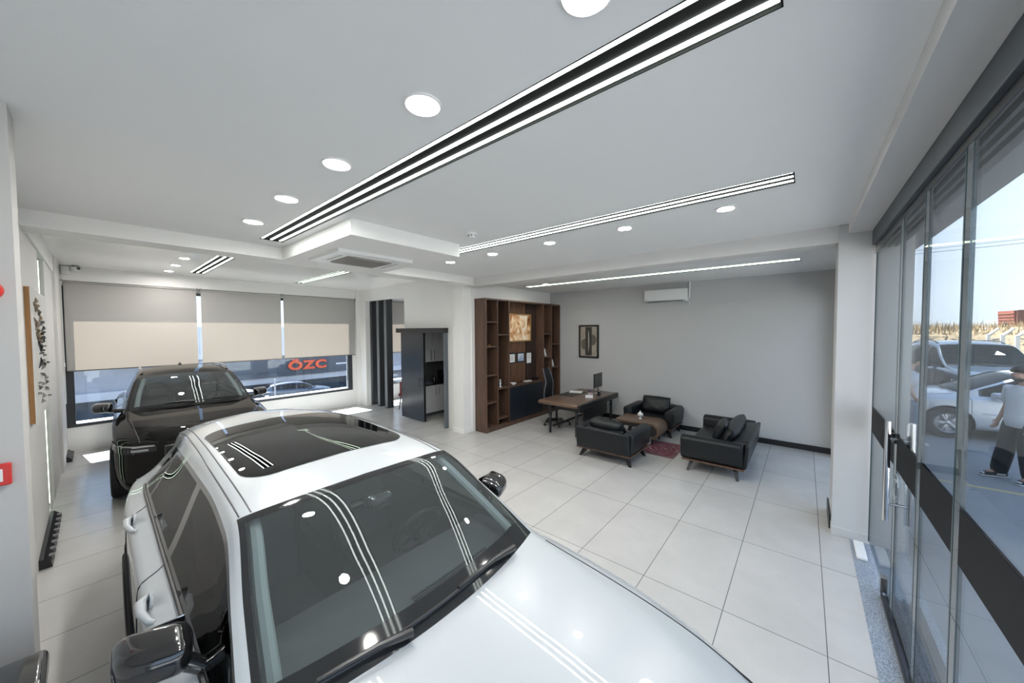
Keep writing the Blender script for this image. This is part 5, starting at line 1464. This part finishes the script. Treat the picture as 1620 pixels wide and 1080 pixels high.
# field, fence, container
bm = bmesh.new()
GN = 60
rnd = random.Random(5)
from mathutils import noise as mnoise
g = [[bm.verts.new((-14+110*i/GN, 29+45*j/GN, -0.1 + (2.25+0.5*mnoise.noise((i*0.35, j*0.35, 0))+0.25*mnoise.noise((i*1.1, j*1.1, 3)))*min(1, j/3.0))) for j in range(GN+1)] for i in range(GN+1)]
for i in range(GN):
    for j in range(GN): bm.faces.new((g[i][j], g[i+1][j], g[i+1][j+1], g[i][j+1]))
o = obj('dirt_mound', bm, M['dirt'], smooth='all'); o['kind'] = 'structure'; o['label'] = 'low dry dirt mound'  # earth mound of the field, not a trim piece of the building
bm = bmesh.new()
for k in range(5200):
    y = rnd.uniform(30.5, 46); x = y*rnd.uniform(0.02, 0.42)
    z = 2.0
    h = rnd.uniform(0.25, 0.85)*(1.5 if rnd.random() < 0.06 else 1); a = rnd.uniform(0, 6.28); w_ = rnd.uniform(0.015, 0.05); lx, ly = rnd.uniform(-0.2, 0.2), rnd.uniform(-0.2, 0.2)
    v = [bm.verts.new((x-w_*math.cos(a), y-w_*math.sin(a), z)), bm.verts.new((x+w_*math.cos(a), y+w_*math.sin(a), z)), bm.verts.new((x+lx, y+ly, z+h))]
    bm.faces.new(v)
o = obj('dry_grass', bm, M['dry']); tag(o, 'tall dry yellow grass growing on the mound outside', 'grass', kind='stuff')
kk = 0
for k, (ra, y) in enumerate(((0.150, 50), (0.182, 42), (0.208, 36), (0.2335, 32), (0.2455, 29.5), (0.2605, 27.5), (0.2755, 25.5), (0.292, 24.0))):
    x = ra*y
    bm = bmesh.new(); bx(bm, x-0.06, x+0.06, y-0.06, y+0.06, -0.05, 2.05)
    tube(bm, [(x, y, 2.0), (x+0.30, y-0.05, 2.36)], 0.06, 4)
    o = obj('fence_post', bm, M['post']); tag(o, 'bent-top concrete fence post beyond the parked cars, %s from the left' % ['first', 'second', 'third', 'fourth', 'fifth', 'sixth', 'seventh', 'eighth'][k], 'fence post', 'bent concrete posts along the field fence')
bm = bmesh.new()
for z in (0.5, 0.95, 1.4, 1.85): tube(bm, [(7.6, 50.2, z), (7.1, 23.5, z)], 0.008, 4)
o = obj('fence_wire', bm, M['alu']); tag(o, 'strands of wire strung between the concrete fence posts', 'wire', kind='stuff')
t = thing('container', 'rust red container standing beyond the field fence', 'container', (16.38, 60, 0.9), R(8))
bm = bmesh.new(); prism(bm, [(0, 0), (6.0, 0), (6.0, 3.3), (-0.15, 3.2)], 0, 2.5, 'xz'); obj('body', bm, M['rust'], t)
bm = bmesh.new()
for k in range(9): bx(bm, -0.05-0.02*k, 0.0, 0.02, 2.48, 0.3+k*0.32, 0.34+k*0.32)
obj('wall_ribs', bm, M['rust_dark'], t)
obj('dark_wall', box(0.05, 6.0, -0.06, -0.01, 0, 3.25), M['rust_dark'], t); obj('hatch', box(-0.20, -0.05, 0.9, 1.7, 1.55, 2.0), M['black_matte'], t)
bm = bmesh.new(); tube(bm, [(1.0, 24, 5.7), (20, 26, 6.2)], 0.012, 4); tube(bm, [(1.0, 24, 5.85), (20, 26, 6.4)], 0.012, 4)
tag(obj('overhead_cable', bm, M['alu']), 'thin overhead cables crossing the pale sky outside', 'cable')
# distant low hills
bm = bmesh.new()
prev = None
for k in range(80):
    a = R(40+k*1.4); x = 300*math.cos(a); y = 300*math.sin(a); h = 3.5+2.0*mnoise.noise((k*0.2, 0, 0))
    c = [bm.verts.new((x, y, -4)), bm.verts.new((x, y, 2.4+h)), bm.verts.new((x*1.1, y*1.1, 1))]
    if prev:
        bm.faces.new((prev[0], c[0], c[1], prev[1])); bm.faces.new((prev[1], c[1], c[2], prev[2]))
    prev = c
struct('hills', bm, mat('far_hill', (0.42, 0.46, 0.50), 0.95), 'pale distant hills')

# ---- people
def skin_mesh(name, V, Ed, Rd, mt, parent, root=0, sub=2, loc=None):
    me = bpy.data.meshes.new(name); bm = bmesh.new(); lay = bm.verts.layers.skin.verify()
    vs = [bm.verts.new(v) for v in V]
    for a, b in Ed: bm.edges.new((vs[a], vs[b]))
    for v, r in zip(vs, Rd): v[lay].radius = (r if isinstance(r, tuple) else (r, r))
    vs[root][lay].use_root = True
    bm.to_mesh(me); bm.free(); me.materials.append(mt)
    o = bpy.data.objects.new(name, me); C.objects.link(o)
    if parent is not None: o.parent = parent
    s_ = o.modifiers.new('skin', 'SKIN'); s_.use_smooth_shade = True; s_.branch_smoothing = 0.6
    if sub: q = o.modifiers.new('sub', 'SUBSURF'); q.levels = sub; q.render_levels = sub
    return o

def hand(V, Ed, Rd, wrist_i, d, side):
    """d = forearm direction, side = thumb direction"""
    w_ = Vector(V[wrist_i]); d = Vector(d).normalized(); s_ = Vector(side); s_ = (s_ - d*s_.dot(d)).normalized(); nrm = d.cross(s_)
    pm = w_ + d*0.05; V.append(tuple(pm)); Rd.append((0.030, 0.018)); pi = len(V)-1; Ed.append((wrist_i, pi))
    for k, (o_, L) in enumerate(((0.028, 0.075), (0.010, 0.085), (-0.009, 0.078), (-0.027, 0.062))):
        k0 = pm + d*0.04 + s_*o_; k1 = k0 + d*L*0.55 + nrm*0.010; k2 = k1 + d*L*0.35 + nrm*0.024
        i0 = len(V); V += [tuple(k0), tuple(k1), tuple(k2)]; Rd += [0.0095, 0.0085, 0.0075]; Ed += [(pi, i0), (i0, i0+1), (i0+1, i0+2)]
    t0 = w_ + d*0.025 + s_*0.032; t1 = t0 + (d*0.7+s_*0.5)*0.035; t2 = t1 + d*0.03
    i0 = len(V); V += [tuple(t0), tuple(t1), tuple(t2)]; Rd += [0.012, 0.010, 0.0085]; Ed += [(wrist_i, i0), (i0, i0+1), (i0+1, i0+2)]

def person(label, loc, rz, sc_, J, trouser_mat, beard=False, sneakers='black'):
    """local frame: facing +x, z up, y to the person's left"""
    t = thing('person', label, 'person', loc, rz); t.scale = (sc_,)*3
    V, Ed, Rd = [], [], []
    idx = {}
    def add(n, p, r, par=None):
        idx[n] = len(V); V.append(tuple(p)); Rd.append(r)
        if par: Ed.append((idx[par], idx[n]))
    add('pelvis', (0, 0, 0.97), 0.110); add('waist', (0.0, 0, 1.12), 0.108, 'pelvis'); add('chest', (-0.01, 0, 1.30), 0.112, 'waist')
    add('neck0', (-0.02, 0, 1.46), (0.062, 0.062), 'chest'); hd = J.get('head', (0.05, 0, 0)); add('neck1', (0.0, 0, 1.53), 0.052, 'neck0')
    add('head', (0.03+hd[0]*0.4, hd[1], 1.615), (0.090, 0.094), 'neck1'); add('crown', (0.03+hd[0]*0.3, hd[1], 1.70), (0.084, 0.088), 'head')
    nd = Vector(J.get('face', (1, 0, -0.1))).normalized()
    hc = Vector(V[idx['head']])
    add('nose', hc + nd*0.100 + Vector((0, 0, 0.008)), 0.012, 'head')
    for s_, n in ((1, 'l'), (-1, 'r')):
        add('sh'+n, (-0.02, s_*0.185, 1.40), 0.058, 'chest')
        el, wr_ = J['elbow'+n], J['wrist'+n]
        add('el'+n, el, 0.042, 'sh'+n); add('wr'+n, wr_, 0.028, 'el'+n)
        hand(V, Ed, Rd, idx['wr'+n], Vector(wr_)-Vector(el), J.get('thumb'+n, (1, 0, 0)))
        add('hip'+n, (0, s_*0.095, 0.90), 0.088, 'pelvis'); add('kn'+n, J['knee'+n], 0.060, 'hip'+n); add('an'+n, J['ankle'+n], 0.040, 'kn'+n)
        a = Vector(J['ankle'+n]); td = Vector(J.get('toe'+n, (1, 0, 0))).normalized(); add('to'+n, a + td*0.15 + Vector((0, 0, -0.05)), 0.034, 'an'+n)
    skin_mesh('body', V, Ed, Rd, M['skin'], t)
    G = lambda n: V[idx[n]]
    # loose t-shirt: torso rings with two sleeves
    def rings(bm, prof, n=20):
        rs = []
        for (z, ry, rx, ox) in prof:
            rs.append([bm.verts.new((ox+rx*math.cos(q), ry*math.sin(q), z)) for q in [2*math.pi*k/n for k in range(n)]])
        for A, B in zip(rs, rs[1:]):
            for k in range(n): bm.faces.new((A[k], A[(k+1) % n], B[(k+1) % n], B[k]))
        return rs
    bm = bmesh.new()
    rings(bm, [(0.835, 0.180, 0.135, 0.0), (0.84, 0.188, 0.143, 0.0), (0.95, 0.186, 0.146, 0.0), (1.08, 0.178, 0.140, 0.0), (1.22, 0.184, 0.140, -0.01), (1.33, 0.198, 0.138, -0.012), (1.39, 0.190, 0.118, -0.016), (1.435, 0.135, 0.090, -0.02), (1.462, 0.078, 0.076, -0.018), (1.475, 0.070, 0.070, -0.015), (1.465, 0.062, 0.062, -0.015)])
    for n in ('l', 'r'):
        s0 = Vector(G('sh'+n)); e0 = Vector(G('el'+n)); c0 = Vector((-0.02, s0.y*0.62, 1.39))
        tube(bm, [c0, s0, s0.lerp(e0, 0.4), s0.lerp(e0, 0.8)], [0.070, 0.080, 0.078, 0.074], 16)
    for q in bm.verts: q.co.x += 0.006*math.sin(q.co.z*45+q.co.y*18); q.co.y += 0.005*math.sin(q.co.z*38)
    obj('t_shirt', bm, M['tee'], t, smooth='all')
    bm = bmesh.new()
    rings(bm, [(1.02, 0.150, 0.118, 0), (0.95, 0.160, 0.125, 0), (0.88, 0.172, 0.130, 0), (0.82, 0.160, 0.115, 0)])
    for n in ('l', 'r'):
        h_ = Vector(G('hip'+n)); k_ = Vector(G('kn'+n)); a_ = Vector(G('an'+n))
        tube(bm, [h_, h_.lerp(k_, 0.3), h_.lerp(k_, 0.7), k_, k_.lerp(a_, 0.5), k_.lerp(a_, 0.9), a_+Vector((0, 0, -0.02))], [0.105, 0.112, 0.102, 0.096, 0.094, 0.088, 0.080], 16)
    for q in bm.verts: q.co.x += 0.006*math.sin(q.co.z*40+q.co.y*18)
    obj('trousers', bm, trouser_mat, t, smooth='all')
    for n in ('l', 'r'):
        a = Vector(J['ankle'+n]); td = Vector(J.get('toe'+n, (1, 0, 0))).normalized()
        an = math.atan2(td.y, td.x)
        bm = bmesh.new()
        vs = bx(bm, -0.09, 0.20, -0.048, 0.048, 0.0, 0.10, bev=0.035, seg=4)
        for q in bm.verts:
            if q.co.x > 0.05: q.co.z *= 1-0.5*(q.co.x-0.05)/0.15
        bmesh.ops.transform(bm, matrix=T(a.x, a.y, a.z-0.095, an), verts=bm.verts[:])
        so = obj('sneaker', bm, M['black_matte'] if sneakers == 'black' else M['sneaker'], t, smooth=True)
        bm = box(-0.095, 0.205, -0.050, 0.050, 0.0, 0.026, bev=0.012, mtx=T(a.x, a.y, a.z-0.097, an)); obj('sole', bm, M['sneaker'], so, smooth=True)
        bm = box(0.125, 0.198, -0.040, 0.040, 0.012, 0.052, bev=0.018, mtx=T(a.x, a.y, a.z-0.09, an)); bx(bm, -0.05, 0.05, -0.051, 0.051, 0.03, 0.055, mtx=T(a.x, a.y, a.z-0.09, an))
        obj('toe_cap', bm, M['sneaker'], so, smooth=True)
    # hair: cap on top and back of the head
    yawf = math.atan2(nd.y, nd.x)
    bm = bmesh.new(); bmesh.ops.create_uvsphere(bm, u_segments=64, v_segments=48, radius=1.0)
    bmesh.ops.delete(bm, geom=[q for q in bm.verts if q.co.z < -0.10 + 0.55*max(0, q.co.x) + (0.0 if q.co.x > -0.2 else -0.35)], context='VERTS')
    bmesh.ops.transform(bm, matrix=Matrix.Translation(hc+Vector((0, 0, 0.055))) @ Matrix.Rotation(yawf, 4, 'Z') @ Matrix.Diagonal((0.104, 0.092, 0.102, 1)), verts=bm.verts[:])
    obj('hair', bm, M['hair'], t, smooth='all')
    lat = Vector((-math.sin(yawf), math.cos(yawf), 0)); fwd = Vector((math.cos(yawf), math.sin(yawf), 0))
    for s_ in (-1, 1):
        bm = bmesh.new(); bmesh.ops.create_uvsphere(bm, u_segments=10, v_segments=8, radius=0.009)
        bmesh.ops.translate(bm, vec=hc+fwd*0.079+lat*0.030*s_+Vector((0, 0, 0.03)), verts=bm.verts[:]); obj('eye', bm, M['black_gloss'], t, smooth='all')
        bm = bmesh.new(); bmesh.ops.create_uvsphere(bm, u_segments=10, v_segments=8, radius=1)
        bmesh.ops.transform(bm, matrix=Matrix.Translation(hc+lat*0.086*s_-fwd*0.01+Vector((0, 0, 0.01))) @ Matrix.Rotation(yawf, 4, 'Z') @ Matrix.Diagonal((0.018, 0.010, 0.03, 1)), verts=bm.verts[:]); obj('ear', bm, M['skin'], t, smooth='all')
    bm = bmesh.new(); tube(bm, [hc+fwd*(0.083-0.006*abs(q))+lat*q*0.022+Vector((0, 0, -0.034)) for q in (-1, 0, 1)], 0.005, 6); obj('mouth', bm, mat('lips', (0.25, 0.09, 0.08), 0.5), t)
    if beard:
        bm = bmesh.new(); bmesh.ops.create_uvsphere(bm, u_segments=24, v_segments=16, radius=1.0)
        bmesh.ops.delete(bm, geom=[q for q in bm.verts if q.co.z > -0.30 + 0.15*q.co.x*0 or q.co.x < 0.0], context='VERTS')
        bmesh.ops.transform(bm, matrix=Matrix.Translation(hc+Vector((0, 0, -0.004))) @ Matrix.Rotation(yawf, 4, 'Z') @ Matrix.Diagonal((0.094, 0.084, 0.088, 1)), verts=bm.verts[:])
        obj('beard', bm, M['hair'], t, smooth='all')
    return t
person('person in a white t-shirt and black trousers standing by the silver-white hatchback, facing left', (2.64, 9.30, -0.028), R(208), 1.03, dict(
    elbowl=(-0.04, 0.26, 1.13), wristl=(0.08, 0.24, 0.90), elbowr=(-0.05, -0.25, 1.13), wristr=(0.06, -0.24, 0.90),
    thumbl=(1, 0, 0), thumbr=(1, 0, 0),
    kneel=(0.03, 0.12, 0.50), anklel=(0.0, 0.14, 0.095), kneer=(0.06, -0.13, 0.50), ankler=(0.10, -0.17, 0.095), toel=(1, 0.2, 0), toer=(1, -0.15, 0), face=(1, 0.25, -0.05)), M['trousers'], beard=True)
person('person in a white t-shirt and blue jeans seen in profile through the leftmost glass', (1.72, 11.0, -0.028), R(20), 1.04, dict(
    elbowl=(-0.10, 0.25, 1.14), wristl=(-0.02, 0.22, 0.90), elbowr=(-0.14, -0.24, 1.13), wristr=(-0.02, -0.20, 0.93),
    thumbl=(1, 0, 0), thumbr=(1, 0, 0),
    kneel=(0.03, 0.10, 0.50), anklel=(0.0, 0.11, 0.095), kneer=(0.02, -0.10, 0.50), ankler=(0.02, -0.12, 0.095), face=(1, 0.05, -0.25)), M['jeans'], beard=False, sneakers='white')

# ---- street on the window side (one storey lower)
SG_ = -2.9
struct('trim_18', box(-120, -11.8, -90, 90, SG_-0.2, SG_), M['asphalt'], 'street below the window')
struct('trim_19', box(-11.8, -11.5, -5, 12, SG_, 0.0), M['facade_light'], 'outer wall below the window')
t = thing('shop_building', 'grey shop building across the street with an orange letter sign', 'building', (-33, 0, SG_))
obj('wall', box(-6, 0, -16, 34, 0, 5.6), M['facade'], t)
obj('upper_band', box(0, 0.6, -16, 34, 3.3, 5.6), M['facade_light'], t)
f_ = obj('fascia', box(0.6, 0.75, 5.8, 15.6, 1.62, 3.25), M['fascia'], t)
obj('lower_band', box(0.0, 0.62, -16, 34, 1.15, 1.62), M['facade_light'], t)
obj('shop_window', box(0.02, 0.06, 6.2, 15.2, 0.0, 1.15), M['shopglass'], t)
obj('side_panel', box(0.0, 0.7, 4.4, 5.2, 1.62, 3.25), M['facade'], t)
obj('shop_window', box(0.02, 0.06, -14, 4.2, 0.0, 1.15), M['shopglass'], t)
for y in (-8, -2, 3.2, 16.2):
    obj('pier', box(0.0, 0.5, y, y+0.5, 0, 5.6), M['facade_light'], t)
cu = bpy.data.curves.new('sign_text', 'FONT'); cu.body = 'ÖZC'; cu.size = 0.95; cu.extrude = 0.06; cu.offset = 0.045; cu.align_x = 'CENTER'; cu.space_character = 1.12
to = bpy.data.objects.new('sign_text', cu); C.objects.link(to)
dg = bpy.context.evaluated_depsgraph_get(); me = bpy.data.meshes.new_from_object(to.evaluated_get(dg)); bpy.data.objects.remove(to)
so = bpy.data.objects.new('sign_letters', me); C.objects.link(so); me.materials.clear(); me.materials.append(M['orange'])
so.parent = f_; so.location = (0.85, 11.55, 2.12); so.rotation_euler = (R(90), 0, R(90)); so.scale = (1.35, 1.0, 1)
obj('small_sign', box(0.76, 0.80, 13.9, 15.1, 2.28, 2.40), M['paper'], f_)
carD, SD, _ = make_car('car', 'white car parked across the street, seen under the blinds', hatch | dict(mirror_mat=M['car_silver']), (-25.2, 6.6, SG_), R(14), paint('car_paint_white_street', (0.75, 0.76, 0.77)), detail=False)
carE, SE, _ = make_car('car', 'dark car parked before the shop building across the street', hatch | dict(mirror_mat=M['black_gloss']), (-29.5, 12.0, SG_), R(85), paint('car_paint_dark_street', (0.06, 0.08, 0.11)), detail=False)
carF, SF, _ = make_car('car', 'white car across the street seen left of the black SUV', hatch | dict(mirror_mat=M['car_silver']), (-22.5, -2.4, SG_), R(-75), paint('car_paint_white_street2', (0.62, 0.65, 0.68)), detail=False)
bm = bmesh.new(); tube(bm, [(-26.8, 7.6, SG_), (-26.8, 7.6, SG_+2.1)], 0.05, 8); tag(obj('bollard_post', bm, M['post']), 'thin white post across the street by the white car', 'post')
